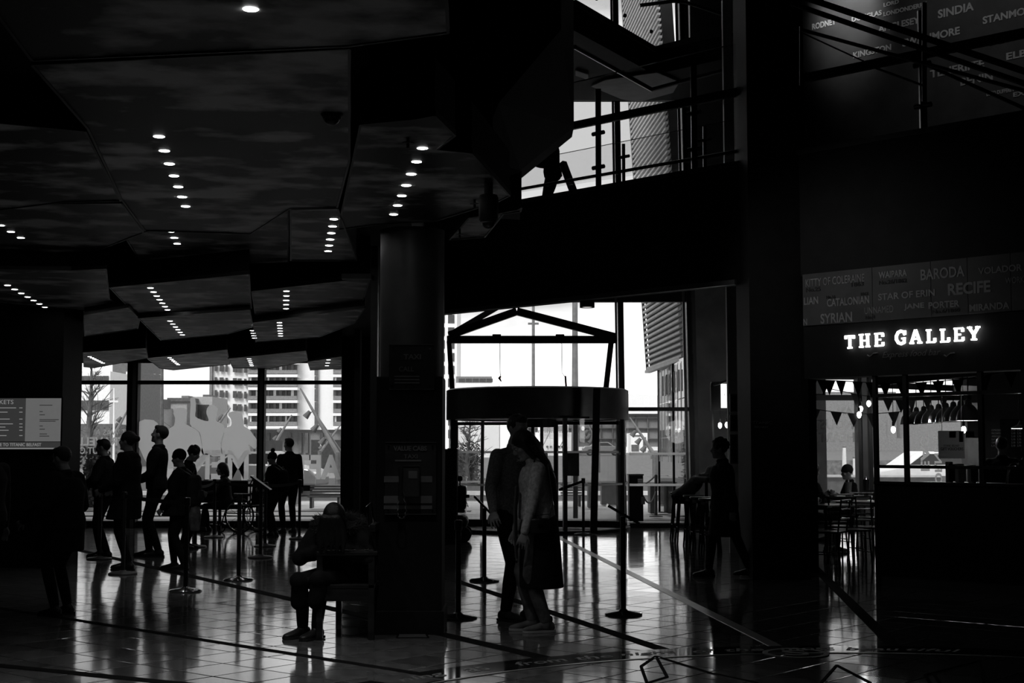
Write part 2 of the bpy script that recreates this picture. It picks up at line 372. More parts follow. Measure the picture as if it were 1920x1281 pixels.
# ---- facade glazing -------------------------------------------------------
def bar(p, q, w, d=.12): return MB().beam(p, q, w, d)
def pz(py, Y=YG): return P(960, py, Y).z
def pxx(px, Y=YG): return P(px, 842, Y).x
w1 = struct(MB().box(pxx(140), pxx(645), YG - .06, YG + .12, 0.0, pz(977)).build('window_1', M['black']))
for n, (a, b, c, m_) in enumerate(((240, 249, .16, 'black'), (249, 257, .12, 'greyframe'), (257, 260, .16, 'black'), (484, 487, .16, 'black'), (487, 494, .12, 'greyframe'), (494, 497, .16, 'black'))):
    MB().box(pxx(a), pxx(b), YG - c, YG + .05, 0, 3.9).build('mullion', M[m_], w1)
MB().box(pxx(140), pxx(645), YG - .1, YG + .05, pz(721), pz(714)).build('transom', M['black'], w1)
MB().box(pxx(140), pxx(645), YG - .02, YG + .05, pz(969), pz(967)).build('sill_rail', M['black'], w1)
xs = [140, 245, 489, 645]
for a, b in zip(xs, xs[1:]):
    for z0, z1 in ((pz(975), pz(720)), (pz(715), 3.9)):
        MB().box(pxx(a), pxx(b), YG + .0, YG + .012, z0, z1).build('pane', M['glass'], w1)
struct(MB().box(pxx(140), pxx(645), YG - .1, YG + .05, 3.13, 3.9).build('trim_6', M['black']))
w2 = struct(MB().box(pxx(1180), pxx(1300), YG - .08, YG + .1, 0, pz(981)).build('window_2', M['black']))
MB().box(pxx(838), pxx(1300), YG - .06, YG + .06, 0, pz(985)).build('sill', M['black'], w2)
MB().box(pxx(1178), pxx(1295), YG - .08, YG + .05, pz(771), pz(764)).build('transom', M['frame'], w2)
bar(P(1170, 1000, YG), P(1150, -200, YG), .11, .2).build('mullion', M['frame'], w2)
bar(P(1161, 1000, YG - .1), P(1143, -200, YG - .1), .04, .04).build('mullion', M['greyframe'], w2)
bar(P(1301, 1000, YG - .05), P(1272, -200, YG - .05), .10, .3).build('mullion', M['frame'], w2)
bar(P(1309, 1000, YG - .15), P(1281, -200, YG - .15), .08, .1).build('mullion', M['greyframe'], w2)
bar(P(1292, 1000, YG - .1), P(1263, -200, YG - .1), .05, .05).build('mullion', M['greyframe'], w2)
for a, b, z0, z1 in ((1178, 1292, pz(981), pz(768)), (1160, 1290, pz(768), 12.7), (838, 1160, 2.6, 12.7)):
    MB().box(pxx(a), pxx(b), YG + .02, YG + .032, z0, z1).build('pane', M['glass'], w2)
MB().box(pxx(838), pxx(1290), YG - .1, YG + .05, pz(190), pz(182)).build('transom', M['frame'], w2)
MB().box(pxx(700), pxx(1290), YG - .1, YG + .05, 4.3, 4.9).build('transom', M['frame'], w2)
for y in (851, 909.5):
    MB().box(pxx(1180), pxx(1291), YG + .01, YG + .018, pz(y + 2.3), pz(y - 2.3)).build('manifestation_band', M['vinyl'], w2)
# gabled portal of the porch
YP = 26.9; q = MB()
po = thing('entrance_portal', 'dark steel gabled portal frame over the revolving door', 'portal frame', P(1000, 800, YP))
bar(P(842, 629, YP), P(969, 584, YP), .16, .14).build('gable_rafter', M['dark'], po); bar(P(969, 584, YP), P(1153, 632, YP), .16, .14).build('gable_rafter', M['dark'], po)
bar(P(838, 637, YP), P(1155, 637, YP), .12, .14).build('tie_beam', M['dark'], po)
bar(P(842, 640, YP), P(848, 730, YP), .09, .12).build('raking_post', M['dark'], po); bar(P(1146, 640, YP), P(1136, 730, YP), .10, .12).build('raking_post', M['dark'], po)
MB().prism([P(845, 632, YP + .02), P(969, 586, YP + .02), P(1150, 632, YP + .02)], (0, .01, 0)).build('gable_pane', M['glass'], po)
bar(P(842, 629, 29.5), P(960, 560, 29.5), .05).build('canopy_rafter', M['frame'], po)
for x in (932, 1048):
    o = thing('roof_vent_actuator', 'small black box hanging a cord, on the %s half of the portal beam' % ('left' if x < 1000 else 'right'), 'fitting', P(x, 632, YP))
    MB().box(P(x - 8, 0, YP).x, P(x + 8, 0, YP).x, YP - .16, YP - .08, pz(634, YP), pz(628, YP)).build('box', M['black'], o, bevel=.01)
    MB().tube([P(x + 5, 634, YP - .12), P(x + 6, 700, YP - .12), P(x + 7 if x < 1000 else x + 11, 706, YP - .12)], .006, 6).build('cord', M['black'], o)
    e = P(x + 7 if x < 1000 else x + 12, 706, YP - .12)
    if x < 1000: MB().tube([e, e + Vector((-.03, 0, -.03)), e + Vector((.01, 0, -.1))], [.02, .025, .008], 8).build('pull', M['black'], o)
    else: MB().beam(e + UP * .01, e + Vector((.02, 0, -.28)), .035, .03).build('pull', M['black'], o)
# ---- revolving door -------------------------------------------------------
DC = Vector((.475, 26.75, 0)); DR = 1.71
rd = thing('revolving_door', 'large revolving glass door under a grey drum canopy', 'revolving door', DC)
MB().lathe(DC, [(DR - .25, 2.03), (DR, 2.03), (DR, 2.575), (DR - .05, 2.60), (.01, 2.62)], 72).build('canopy', M['column'], rd, smooth=True)
MB().lathe(DC, [(.01, 2.05), (DR - .05, 2.05)], 48).build('canopy_underside', M['dark'], rd)
MB().lathe(DC, [(DR + .02, 0), (DR + .02, .05), (DR - .10, .06), (DR - .1, .02), (.02, .02)], 72).build('floor_ring', M['dark'], rd)
for a in (-160, -106, -74, -20, 160, 20):
    d = Vector((math.cos(math.radians(a)), math.sin(math.radians(a)), 0))
    MB().beam(DC + d * (DR - .05) + UP * .05, DC + d * (DR - .05) + UP * 2.05, .07, .07, up=d).build('curved_wall_post', M['frame'], rd)
for a0, a1 in ((-160, -106), (-74, -20), (160, 200), (-20, 20), (20, 70), (110, 160)):
    MB().lathe(DC, [(DR - .06, .05), (DR - .06, 2.05), (DR - .05, 2.05), (DR - .05, .05)], 12, a0, a1).build('curved_pane', M['glass'], rd)
    MB().lathe(DC, [(DR - .045, pz(911, 25.6)), (DR - .045, pz(907, 25.6)), (DR - .04, pz(907, 25.6)), (DR - .04, pz(911, 25.6))], 12, a0, a1).build('manifestation_band', M['vinyl'], rd)
for a in (75, 165, 255, 345):
    d = Vector((math.cos(math.radians(a)), math.sin(math.radians(a)), 0)); r0, r1 = .35, DR - .12
    q = MB(); pp = lambda r, z: DC + d * r + UP * z
    nrm = d.cross(UP)
    for A, B in ((pp(r0, .06), pp(r0, 2.0)), (pp(r1, .06), pp(r1, 2.0))): q.beam(A, B, .06, .05, up=nrm)
    q.beam(pp(r0, .1), pp(r1, .1), .05, .12); q.beam(pp(r0, 1.97), pp(r1, 1.97), .05, .06)
    w_ = q.build('door_wing', M['black'], rd)
    MB().beam(pp(r0, 1.02), pp(r1, 1.02), .008, 1.8).build('pane', M['glass'], w_)
    MB().beam(pp(r0, 1.43), pp(r1, 1.43), .012, .045).build('manifestation_band', M['vinyl'], w_)
    MB().beam(pp(r0 + .15, 1.2), pp(r0 + .45, 1.2), .016, .42).build('notice', M['dgrey'], w_)
MB().lathe(DC, [(.36, 1.9), (.36, 2.04), (.30, 2.04), (.3, 1.9)], 24).build('hub', M['dark'], rd)
bar(P(1113, 1000, 25.0) , P(1119, 728, 25.0), .12, .1).build('front_post', M['black'], rd)
for a, b in ((949, 964), (1068, 1084), (1090, 1105)):
    yy = 778 if b < 1080 else 783
    p0 = P(a, yy, 25.02); p1 = P(b, yy, 25.02)
    MB().beam(p0, p1, .05, .03).build('sensor', M['black'], rd)
bar(P(905, 790, 26), P(903, 975, 26), .06).build('wing_edge', M['offwhite'], rd); bar(P(1079, 790, 27.9), P(1079, 972, 27.9), .09).build('inner_column', M['white'], rd)

# ---- big steel hull form and ceiling panels -------------------------------
a = [(-1.45, 3.6), (.07, 3.50), (.07, 3.86), (.53, 4.24), (.53, 12.7), (-2.5, 12.7)]
b = [(-1.45, 3.6), (-.25, 3.6), (-.1, 4.0), (.36, 4.55), (.06, 12.7), (-2.5, 12.7)]
q = MB(); va = [(x, 12.0, z) for x, z in a]; vb = [(x, 10.2, z) for x, z in b]; vc = [(x, 12.4, z) for x, z in a]; n = 6
q.add(vb + va + vc, [list(range(6))] + [[k, 6 + k, 6 + (k + 1) % 6, (k + 1) % 6] for k in range(6)] + [[6 + k, 12 + k, 12 + (k + 1) % 6, 6 + (k + 1) % 6] for k in range(6)] + [[17, 16, 15, 14, 13, 12]])
hull = struct(q.build('wall_prow', M['black']))
lampm = None
def downlight(parent, p):
    global lampm
    if lampm is None:
        o = MB().lathe((0, 0, 0), [(.001, -.003), (.030, -.003), (.033, -.001)], 16).build('downlight', M['lampface'])
        lampm = o.data; bpy.data.objects.remove(o)
    o = bpy.data.objects.new('downlight', lampm); COL.objects.link(o); o.parent = parent
    o.location = p - Vector(parent.location)
CP = 0
def panel(pts, z, label, lights=(), th=.3):
    w = [G(x, y, z) for x, y in pts]; c = sum(w, Vector()) / len(w)
    t = thing('ceiling_panel', label, 'ceiling panel', c)
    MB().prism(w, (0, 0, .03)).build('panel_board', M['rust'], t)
    MB().prism([p + UP * .03 for p in w], (0, 0, max(.05, 3.62 - z - .03))).build('panel_box', M['black'], t)
    q = MB()
    for i in range(len(w)): q.beam(w[i] + UP * .01, w[(i + 1) % len(w)] + UP * .01, .014, .035)
    q.build('panel_edge', M['frame'], t)
    for (x0, y0, x1, y1, n) in lights:
        p0 = G(x0, y0, z); p1 = G(x1, y1, z)
        for k in range(n): downlight(t, p0.lerp(p1, k / max(1, n - 1)))
    return t
panel([(60, 120), (655, 90), (655, 300), (632, 388), (545, 390), (470, 438), (272, 432), (228, 373), (165, 240)], 3.3, 'largest dark steel ceiling panel, with seven downlights in a slanting row', [(298, 256, 348, 387, 7), (470, 17, 470, 17, 1)] if False else [(298, 256, 348, 387, 7)])
panel([(-400, -500), (800, -700), (840, 60), (655, 85), (60, 112)], 3.3, 'dark ceiling panel overhead at the top edge, one downlight showing', [(470, 17, 500, -60, 2)])
panel([(-300, 200), (160, 245), (226, 376), (120, 378), (-300, 430)], 3.34, 'dim ceiling panel at the far left above the ticket screen')
panel([(-260, 385), (228, 380), (268, 436), (180, 470), (-60, 480)], 3.42, 'unlit black ceiling panel with three small downlights at its left end', [(-20, 410, 39, 446, 4)])
panel([(232, 440), (540, 396), (540, 492), (270, 500)], 3.44, 'black ceiling panel with a short row of four downlights', [(315, 422, 332, 457, 4)])
panel([(545, 392), (633, 390), (668, 488), (545, 488)], 3.3, 'rust-patterned ceiling panel with six downlights, left of the column head', [(626, 411, 615, 471, 6)], .34)
panel([(-60, 560), (-200, 500), (134, 506), (199, 503), (205, 560), (236, 574), (158, 582)], 3.25, 'small clouded ceiling panel left above the queue, downlights running off it', [(14, 535, 84, 576, 7)])
panel([(205, 538), (467, 513), (471, 578), (259, 594)], 3.2, 'clouded ceiling panel with seven downlights in the middle of the third row', [(282, 540, 314, 581, 7)])
panel([(472, 545), (694, 520), (676, 577), (480, 598)], 3.2, 'bright-edged ceiling panel with six downlights near the column', [(537, 546, 536, 586, 6)], .32)
panel([(158, 590), (240, 576), (262, 598), (258, 616), (159, 630)], 3.16, 'narrow clouded ceiling panel beside the ticket wall')
panel([(259, 596), (468, 580), (474, 612), (426, 626), (302, 638)], 3.15, 'trapezoid ceiling panel with six downlights above the tall man', [(319, 602, 342, 628, 6)])
panel([(474, 604), (684, 577), (664, 606), (597, 632), (480, 641)], 3.12, 'clouded ceiling panel with two columns of small downlights', [(524, 605, 526, 630, 6), (473, 620, 477, 634, 4)])
panel([(156, 660), (273, 652), (277, 671), (176, 690), (157, 688)], 3.02, 'last-row ceiling panel over the left window pane', [(168, 669, 193, 681, 7)])
panel([(275, 671), (425, 655), (431, 683), (325, 694), (300, 691)], 3.02, 'last-row ceiling panel over the middle window pane', [(318, 671, 334, 684, 6)])
panel([(428, 672), (573, 657), (577, 677), (505, 691), (437, 690)], 3.0, 'last-row ceiling panel with a pointed end over the right mullion', [(467, 673, 472, 686, 5)])
panel([(577, 678), (640, 668), (640, 691), (582, 694)], 2.98, 'smallest last-row ceiling panel at the end of the window wall', [(616, 675, 613, 686, 3)])
panel([(676, 232), (780, 222), (815, 215), (853, 253), (820, 279), (884, 286), (956, 366), (932, 378), (816, 414), (702, 421), (634, 430)], 3.3, 'angular rust-patterned ceiling panel with seven downlights above the phone column', [(792, 278, 738, 402, 7)], .25)
panel([(843, 449), (880, 407), (932, 400), (972, 392), (978, 388), (976, 396), (944, 400), (909, 444)], 3.34, 'small arrow-shaped panel right of the column head')
st = struct(MB().box(P(640, 520, 13.9).x, P(696, 520, 13.9).x, 13.9, 14.0, 3.16, 3.21).build('trim_5', M['column']))
# ---- column with casing -----------------------------------------------------
YC = 11.6; xa, xb = P(706, 700, YC).x, P(835, 700, YC + .5).x; xc = (xa + xb) / 2; rc = (xb - xa) / 2
col = struct(MB().lathe((xc, YC + rc, 0), [(rc, 1.9), (rc, 3.32)], 48).build('wall_round_column', M['column'], smooth=True))
MB().box(xa, xb, YC, YC + 2 * rc, .18, 2.08).build('casing', M['black'], col, bevel=.008)
MB().box(xa - .02, xb + .02, YC - .03, YC + 2 * rc + .02, 0, .19).build('plinth', M['black'], col, bevel=.006)
def notice(x0, y0, x1, y1, label, dx=0):
    Yn = YC - .035
    t = thing('glass_notice', label, 'notice', P((x0 + x1) / 2, y1, Yn))
    A = P(x0, y1, Yn); B = P(x1, y0, Yn)
    MB().box(A.x, B.x, Yn + .012, Yn + .018, A.z, B.z).build('backing', M['posterd'], t)
    MB().box(A.x, B.x, Yn, Yn + .010, A.z, B.z).build('cover_pane', M['glass'], t)
    for px, pz_ in ((A.x + .03, A.z + .03), (B.x - .03, A.z + .03), (A.x + .03, B.z - .03), (B.x - .03, B.z - .03)):
        MB().lathe((px, Yn - .006, pz_), [(.001, 0), (.008, 0), (.008, .008)], 10, axis=Matrix.Rotation(-math.pi / 2, 3, 'X')).build('standoff', M['chrome'], t)
    MB().box(A.x, B.x, Yn - .002, Yn + .012, B.z, B.z + .004).build('top_edge', M['column'], t)
    MB().box(A.x, B.x, Yn - .002, Yn + .012, A.z - .004, A.z).build('bottom_edge', M['column'], t)
    return t
n1 = notice(729, 647, 814, 730, 'square glazed taxi notice high on the column casing')
Yn = YC - .026
MB().prism([P(750, 676, Yn), P(753, 662, Yn), P(760, 658, Yn), P(786, 658, Yn), P(791, 662, Yn), P(794, 676, Yn)], (0, .003, 0)).build('taxi_sign_shape', M['ink'], n1)
text('TAXI', front(773, 669, Yn - .004), .14, .042, M['poster'], n1, bold=.02)
text('CALL', front(762, 692, Yn - .004), .12, .04, M['poster'], n1, bold=.01)
for y in (706, 712, 718): MB().box(P(744, 0, Yn).x, P(790, 0, Yn).x, Yn - .003, Yn - .001, P(0, y + 1.2, Yn).z, P(0, y - 1.2, Yn).z).build('text_line', M['poster'], n1)
n2 = notice(721, 830, 818, 964, 'tall glazed taxi notice behind the telephone')
text('VALUE CABS', front(769, 841, Yn - .004), .27, .04, M['poster'], n2, bold=.03)
text('TAXI', front(770, 856, Yn - .004), .11, .032, M['poster'], n2, bold=.01); MB().box(P(746, 0, Yn).x, P(794, 0, Yn).x, Yn - .003, Yn - .001, P(0, 865.5, Yn).z, P(0, 862.5, Yn).z).build('text_line', M['poster'], n2)
for y, h in ((893, .05), (930, .06), (948, .03)): MB().box(P(726, 0, Yn).x, P(814, 0, Yn).x, Yn, Yn + .002, P(0, y, Yn).z - h, P(0, y, Yn).z).build('printed_block', M['poster'], n2)
# telephone
ph = thing('wall_telephone', 'grey wall telephone with corded handset on the column casing', 'telephone', P(770, 935, YC - .08))
Yt = YC - .12; A = P(753, 933, Yt); B = P(787, 874, Yt)
MB().box(A.x, B.x, Yt, YC - .04, A.z, B.z).build('body', M['frame'], ph, bevel=.012)
MB().box(A.x + .004, B.x - .004, Yt - .003, Yt, B.z - .012, B.z - .002).build('top_trim', M['chrome'], ph)
hx = P(757, 0, Yt).x
MB().tube([(hx, Yt - .03, B.z - .01), (hx, Yt - .035, B.z - .05), (hx, Yt - .04, (A.z + B.z) / 2), (hx, Yt - .035, A.z + .05), (hx, Yt - .03, A.z + .02)], [.022, .018, .014, .018, .022], 12).build('handset', M['satin'], ph, smooth=True)
cord = []
for k in range(60):
    t = k / 59; an = k * 1.2; c = P(753 + 8 * math.sin(t * 6), 905 + 67 * math.sin(t * 3.14) ** .8 + (0 if t < .5 else 20 * (t - .5)), Yt - .02)
    cord.append(c + Vector((math.cos(an) * .006, math.sin(an) * .006, 0)))
MB().tube(cord, .0035, 6).build('cord', M['column'], ph)
MB().box(B.x - .09, B.x - .02, Yt - .004, Yt, B.z - .10, B.z - .04).build('label_plate', M['dgrey'], ph)
# ================================================================= CAFE
sG = SW(F(1517, 700)); sE = 9.0
def fz(px, py, off=0): return F(px, py, off).z
sgn = struct(MB().box(sG - .05, sE, -.02, .25, fz(1517, 710), 3.48, MF).build('wall_cafe_front', M['black']))
np_ = thing('ship_name_panel', 'dim grey panel of ship names above the lit cafe sign', 'sign panel', F(1700, 560))
ztop, zbot = fz(1507, 516), fz(1507, 612)
cuts = [sG - .04, SW(F(1640, 560)), SW(F(1750, 560)), SW(F(1819, 560)), SW(F(1900, 560)), sE]
for a, b in zip(cuts, cuts[1:]): MB().box(a + .003, b - .003, -.045, -.02, zbot, ztop, MF).build('board', M['namewall'], np_)
def name_at(w, px, py, wpx, hpx, off, m, parent, bold=.012, ext=.004):
    a = F(px - wpx / 2, py, off); b = F(px + wpx / 2, py, off); c = F(px, py, off)
    text(w, frame(c, DD, UP), (b - a).length * (1 if wpx else 0), hpx * c.y / FPX, m, parent, 'ship_name', bold=bold, ext=ext)
for w, x, y, a, h, bo in (('KITTY OF COLERAINE', 1565, 526, 110, 15, .005), ('WAIPARA', 1674, 514, 53, 13, .03), ('BARODA', 1767, 512, 82, 21, .02), ('VOLADOR', 1875, 505, 82, 13, .02),
        ('LIAN', 1521, 564, 27, 14, .02), ('CATALONIAN', 1590, 565, 79, 15, .02), ('STAR OF ERIN', 1699, 553, 106, 13, .02), ('RECIFE', 1817, 540, 80, 23, .035), ('WORKMAN', 1915, 524, 60, 12, .0),
        ('N', 1510, 604, 7, 12, .02), ('SYRIAN', 1568, 596, 59, 19, .02), ('UNNAMED', 1648, 581, 54, 13, .0), ('JANE', 1714, 575, 38, 13, .03), ('PORTER', 1770, 571, 58, 13, .03), ('MIRANDA', 1855, 575, 75, 13, .03)):
    name_at(w, x, y, a, h, -.049, M['nametext'], np_, bo)
for w, x, y, a, h in (('No.25', 1525, 543, 27, 8), ('1863', 1608, 533, 23, 8), ('No.26/1862', 1674, 528, 52, 8), ('No.16', 1558, 557, 17, 6), ('1862', 1621, 551, 14, 6), ('No.4', 1632, 595, 18, 7), ('No.6/1860', 1774, 583, 52, 7)):
    name_at(w, x, y, a, h, -.049, M['namedim'], np_, .02)
# lit slab letters
GL = {
 'T': [((.0,.92),(1,.92)),((.5,.05),(.5,.92)),((.24,.05),(.76,.05)),((.07,.72),(.07,.95)),((.93,.72),(.93,.95))],
 'H': [((.2,.05),(.2,.95)),((.8,.05),(.8,.95)),((.2,.5),(.8,.5)),((0,.05),(.4,.05)),((.6,.05),(1,.05)),((0,.95),(.4,.95)),((.6,.95),(1,.95))],
 'E': [((.2,.05),(.2,.95)),((0,.05),(.95,.05)),((0,.95),(.95,.95)),((.2,.5),(.7,.5)),((.92,.05),(.92,.3)),((.9,.7),(.9,.95))],
 'L': [((.3,.05),(.3,.95)),((.05,.05),(.95,.05)),((.05,.95),(.58,.95)),((.93,.05),(.93,.34))],
 'A': [((.12,.05),(.48,.98)),((.52,.98),(.86,.05)),((.26,.36),(.74,.36)),((-.02,.05),(.34,.05)),((.64,.05),(1.04,.05))],
 'Y': [((.5,.05),(.5,.45)),((.5,.42),(.12,.95)),((.5,.42),(.88,.95)),((.26,.05),(.74,.05)),((-.04,.95),(.34,.95)),((.66,.95),(1.04,.95))],
 'G': [((.92,.72),(.80,.9)),((.80,.9),(.55,.97)),((.55,.97),(.27,.88)),((.27,.88),(.1,.62)),((.1,.62),(.1,.36)),((.1,.36),(.28,.12)),((.28,.12),(.55,.03)),((.55,.03),(.86,.12)),((.86,.12),(.86,.42)),((.6,.42),(1.0,.42)),((.92,.72),(.92,.95))]}
sign = thing('cafe_sign', 'bright white lit slab letters reading THE GALLEY on the black cafe front', 'sign', F(1710, 660))
for ch, x0, x1, yc in (('T',1585,1602,641.5),('H',1611,1631,639.5),('E',1640,1657,637.5),('G',1679,1698,633.5),('A',1706,1728,632.5),('L',1736,1754,631),('L',1762,1780,630),('E',1789,1807,628),('Y',1815,1837,626)):
    a = F(x0, yc, -.05); b = F(x1, yc, -.05); w = (b - a).length; c = (a + b) / 2; h = 25.5 * c.y / FPX; q = MB()
    for (p0, p1) in GL[ch]:
        A_ = a + DD * (w * p0[0]) + UP * (h * (p0[1] - .5)); B_ = a + DD * (w * p1[0]) + UP * (h * (p1[1] - .5))
        horiz = abs(p1[1] - p0[1]) < .05
        t = (B_ - A_).normalized()
        if not horiz and ch in 'GAY': A_ = A_ - t * .006; B_ = B_ + t * .006
        q.beam(A_, B_, .016, (.017 if horiz else .029) , up=t.cross(NN))
    q.build('letter', M['signlit'], sign)
text('Express food bar', oblique(1708, 664.5, -.03), .70, .085, M['nametext'], sign, 'script_lettering', shear=.35) if False else None
c1, c2 = F(1654, 664, -.03), F(1763, 660, -.03)
text('Express food bar', oblique(1708, 664.5, -.03), (c2 - c1).length, 15 * c1.y / FPX, M['namewall'], sign, 'script_lettering', shear=.35)
for x in (1636, 1780):
    MB().tube([F(x - 10, 666, -.03), F(x - 5, 669, -.03), F(x + 2, 663, -.03), F(x + 10, 662, -.03)], .008, 6).build('flourish', M['namewall'], sign)
# upper ship-name wall and high rails
W2 = 4.0
nw = struct(MB().box(SW(F(1498, 100, W2)), 12, W2, W2 + .3, 4.9, 12.7, MF).build('wall_names', M['nameback']))
for w, x, y, a, h in (('SINDIA', 1792, 19, 66, 17), ('STANMORE', 1893, 27, 100, 15), ('LORD', 1671, 6, 28, 8), ('LONDONDERRY', 1697, 17, 80, 9), ('DOUGLAS', 1625, 30, 55, 10), ('ANGLESEY', 1685, 46, 76, 13),
        ('SWANMORE', 1745, 69, 106, 15), ('KINGSTON', 1635, 96, 70, 12), ('CALCUTTA', 1896, 70, 90, 15), ('ELBE', 1912, 101, 50, 14), ('TENERIFFE', 1794, 129, 100, 15), ('BENIN', 1831, 148, 60, 15), ('FLORIDA', 1770, 97, 90, 10), ('RODNEY', 1545, 45, 44, 12), ('EXE', 1915, 175, 30, 9), ('LORD DUFFERIN', 1875, 172, 50, 8)):
    name_at(w, x, y, a, h, W2 - .004, M['nametext'], nw, .03, .003)
def rail_thing(label, segs, r=.03, m='satin', name='handrail'):
    t = thing(name, label, 'handrail', segs[0][0])
    for a, b in segs: MB().tube([a, b], r, 8).build('rail', M[m], t)
    return t
rs_ = thing('stair_balustrade', 'black raking stair rails crossing in front of the upper ship names', 'balustrade', P(1600, 200, 14))
for (x0, y0, x1, y1, w) in ((1500, -8, 1925, 135, .035), (1500, 12, 1925, 158, .03), (1500, 55, 1730, 118, .02), (1730, 118, 1925, 205, .02)):
    p0, p1 = P(x0, y0, 14.5), P(x1, y1, 13.5); MB().tube([p0 - (p1 - p0) * (.04 if x0 < 1600 else 0), p1 + (p1 - p0) * .9], w, 8).build('rail', M['satin'], rs_)
MB().tube([P(1505, 62, 14.4), P(1620, 115, 14.2)], .008, 6).build('glass_edge', M['column'], rs_); MB().tube([P(1635, 125, 14.2), P(1730, 160, 14)], .012, 6).build('glass_edge', M['column'], rs_)
for x, a, b in ((1501, 50, 160), (1733, 5, 190)): MB().beam(P(x, a, 14.2), P(x, b, 14.2), .045 if x > 1600 else .02, .03).build('post', M['satin'], rs_)
# mezzanine balustrade on the fascia plane
bl = thing('mezzanine_balustrade', 'glass balustrade with thick handrail along the mezzanine edge', 'balustrade', F(1200, 300))
def fr(x0, y0, x1, y1, r, name, m, off=.12): MB().tube([F(x0, y0, off), F(x1, y1, off)], r, 8).build(name, M[m], bl)
a, b = F(1040, 243, .12), F(1921, 62, .12)
MB().beam(a, b, .06, .10).build('handrail', M['satin'], bl)
fr(978, 354, 1500, 263, .022, 'lower_rail', 'satin'); fr(1000, 173, 1374, 83, .008, 'glass_top_edge', 'column'); fr(1385, 195, 1920, 88, .02, 'glass_top_edge', 'black') if False else None
pa = [F(978, 358, .1), F(1378, 290, .1), F(1378, 82, .1), F(978, 178, .1)]
MB().prism(pa, NN * .012).build('pane', M['glass2'], bl)
for x in (1122, 1302, 1500, 1733):
    p = F(x, 300, .12); z0 = 4.93; zt = 6.30
    MB().beam(Vector((p.x, p.y, z0)), Vector((p.x, p.y, zt)), .075, .05).build('post', M['satin'], bl)
    for zc in (5.24, 5.70): MB().tube([Vector((p.x, p.y, zc)) - DD * .10, Vector((p.x, p.y, zc)) + DD * .10], .028, 10).build('glass_clamp', M['satin'], bl)
fb2 = thing('far_balustrade', 'lower glass balustrade with short posts beyond the mezzanine walkway', 'balustrade', F(1169, 300, 2.2))
OF = 2.4
for x, yt in ((1169, 270), (1321, 237)):
    p = F(x, yt, OF); MB().beam(Vector((p.x, p.y, 4.82)), p, .05, .04).build('post', M['satin'], fb2)
    MB().tube([Vector((p.x, p.y, p.z - .2)) - DD * .11, Vector((p.x, p.y, p.z - .2)) + DD * .11], .025, 8).build('glass_clamp', M['satin'], fb2)
MB().prism([F(978, 360, OF), F(1378, 300, OF), F(1378, 224, OF), F(978, 303, OF)], NN * .012).build('pane', M['glass2'], fb2)
MB().tube([F(978, 303, OF), F(1378, 224, OF)], .006, 6).build('glass_top_edge', M['column'], fb2)
bar(F(1055, 305, 3.5), F(1080, 372, 3.5), .1, .1).build('raking_strut', M['frame'], fb2)
rail_thing('thin bent dark rail hung under the upper level slab', [(G(1078, 88, 7.4), G(1222, 168, 7.4)), (G(1222, 168, 7.4), G(1362, 130, 7.4))], .035, 'satin', 'service_track')
ub = thing('upper_balustrade', 'glass and rail balustrade round the opening of the top level', 'balustrade', G(1228, 95, 8.3))
za = 8.35; A_, B_, C_ = G(1078, 8, za), G(1228, 95, za), G(1362, 62, za)
for a, b in ((A_, B_), (B_, C_)):
    MB().prism([a, b, b + UP * .95, a + UP * .95], (.01, .01, 0)).build('pane', M['glass2'], ub)
    MB().tube([a + UP * 1.0, b + UP * 1.0], .03, 8).build('rail', M['satin'], ub)
    MB().beam(a + UP * .02, b + UP * .02, .05, .1).build('glass_shoe', M['frame'], ub)
for k in (.25, .6, .95): MB().ball(A_.lerp(B_, k) + UP * .3, .035).build('glass_fixing', M['chrome'], ub)
MB().tube([P(1200, 10, 25), P(1262, 2, 25), P(1285, 4, 25), P(1352, 26, 25)], .035, 8).build('curved_rail', M['column'], ub)

# cafe shell
zc = 2.85
cz = [A0 + DD * sG + NN * .3, A0 + DD * sE + NN * .3, Vector((12, 12, 0)), Vector((14, YG, 0)), Vector((5.65, YG, 0))]
cc = struct(MB().prism([p + UP * zc for p in cz], (0, 0, .3)).build('ceiling_cafe', M['plank']))
MB().beam(P(1640, 716, 21) , P(1880, 692, 19), .1, .12).build('ceiling_beam', M['black'], cc)
MB().beam(P(1640, 722, 24) , P(1830, 730, 24), .1, .1).build('ceiling_beam', M['black'], cc)
struct(MB().prism([Vector((3.5, 17.3, 0)), Vector((5.6, YG, 0)), Vector((5.75, YG, 0)), Vector((3.7, 17.3, 0))], (0, 0, 3.45)).build('wall_cafe_left', M['black']))
struct(MB().box(5.6, 16.2, YG, YG + .4, zc - .02, 12.7).build('wall_cafe_upper', M['black']))
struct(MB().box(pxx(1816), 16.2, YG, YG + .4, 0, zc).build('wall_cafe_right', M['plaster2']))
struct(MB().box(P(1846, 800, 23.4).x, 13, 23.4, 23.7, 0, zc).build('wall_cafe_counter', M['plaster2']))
w3 = struct(MB().box(5.6, pxx(1816), YG - .1, YG + .1, 0, .12).build('window_3', M['black']))
MB().box(5.6, pxx(1816), YG - .08, YG + .06, pz(751), pz(741)).build('transom', M['frame'], w3)
for a, b, m_ in ((1604, 1610, 'frame'), (1612, 1621, 'greyframe'), (1624, 1631, 'frame')): MB().box(pxx(a), pxx(b), YG - .25, YG + .05, 0, zc).build('mullion', M[m_], w3)
for a, b in ((1500, 1606), (1630, 1816)):
    for z0, z1 in ((.1, pz(750)), (pz(742), zc)): MB().box(pxx(a), pxx(b), YG + .0, YG + .012, z0, z1).build('pane', M['glass'], w3)
for x in (1700, 1760): MB().box(pxx(x), pxx(x + 3), YG - .03, YG + .03, pz(742), zc).build('glazing_bar', M['frame'], w3)
MW = frame((0, 0, 0), (1, 0, 0), (0, 0, 1))
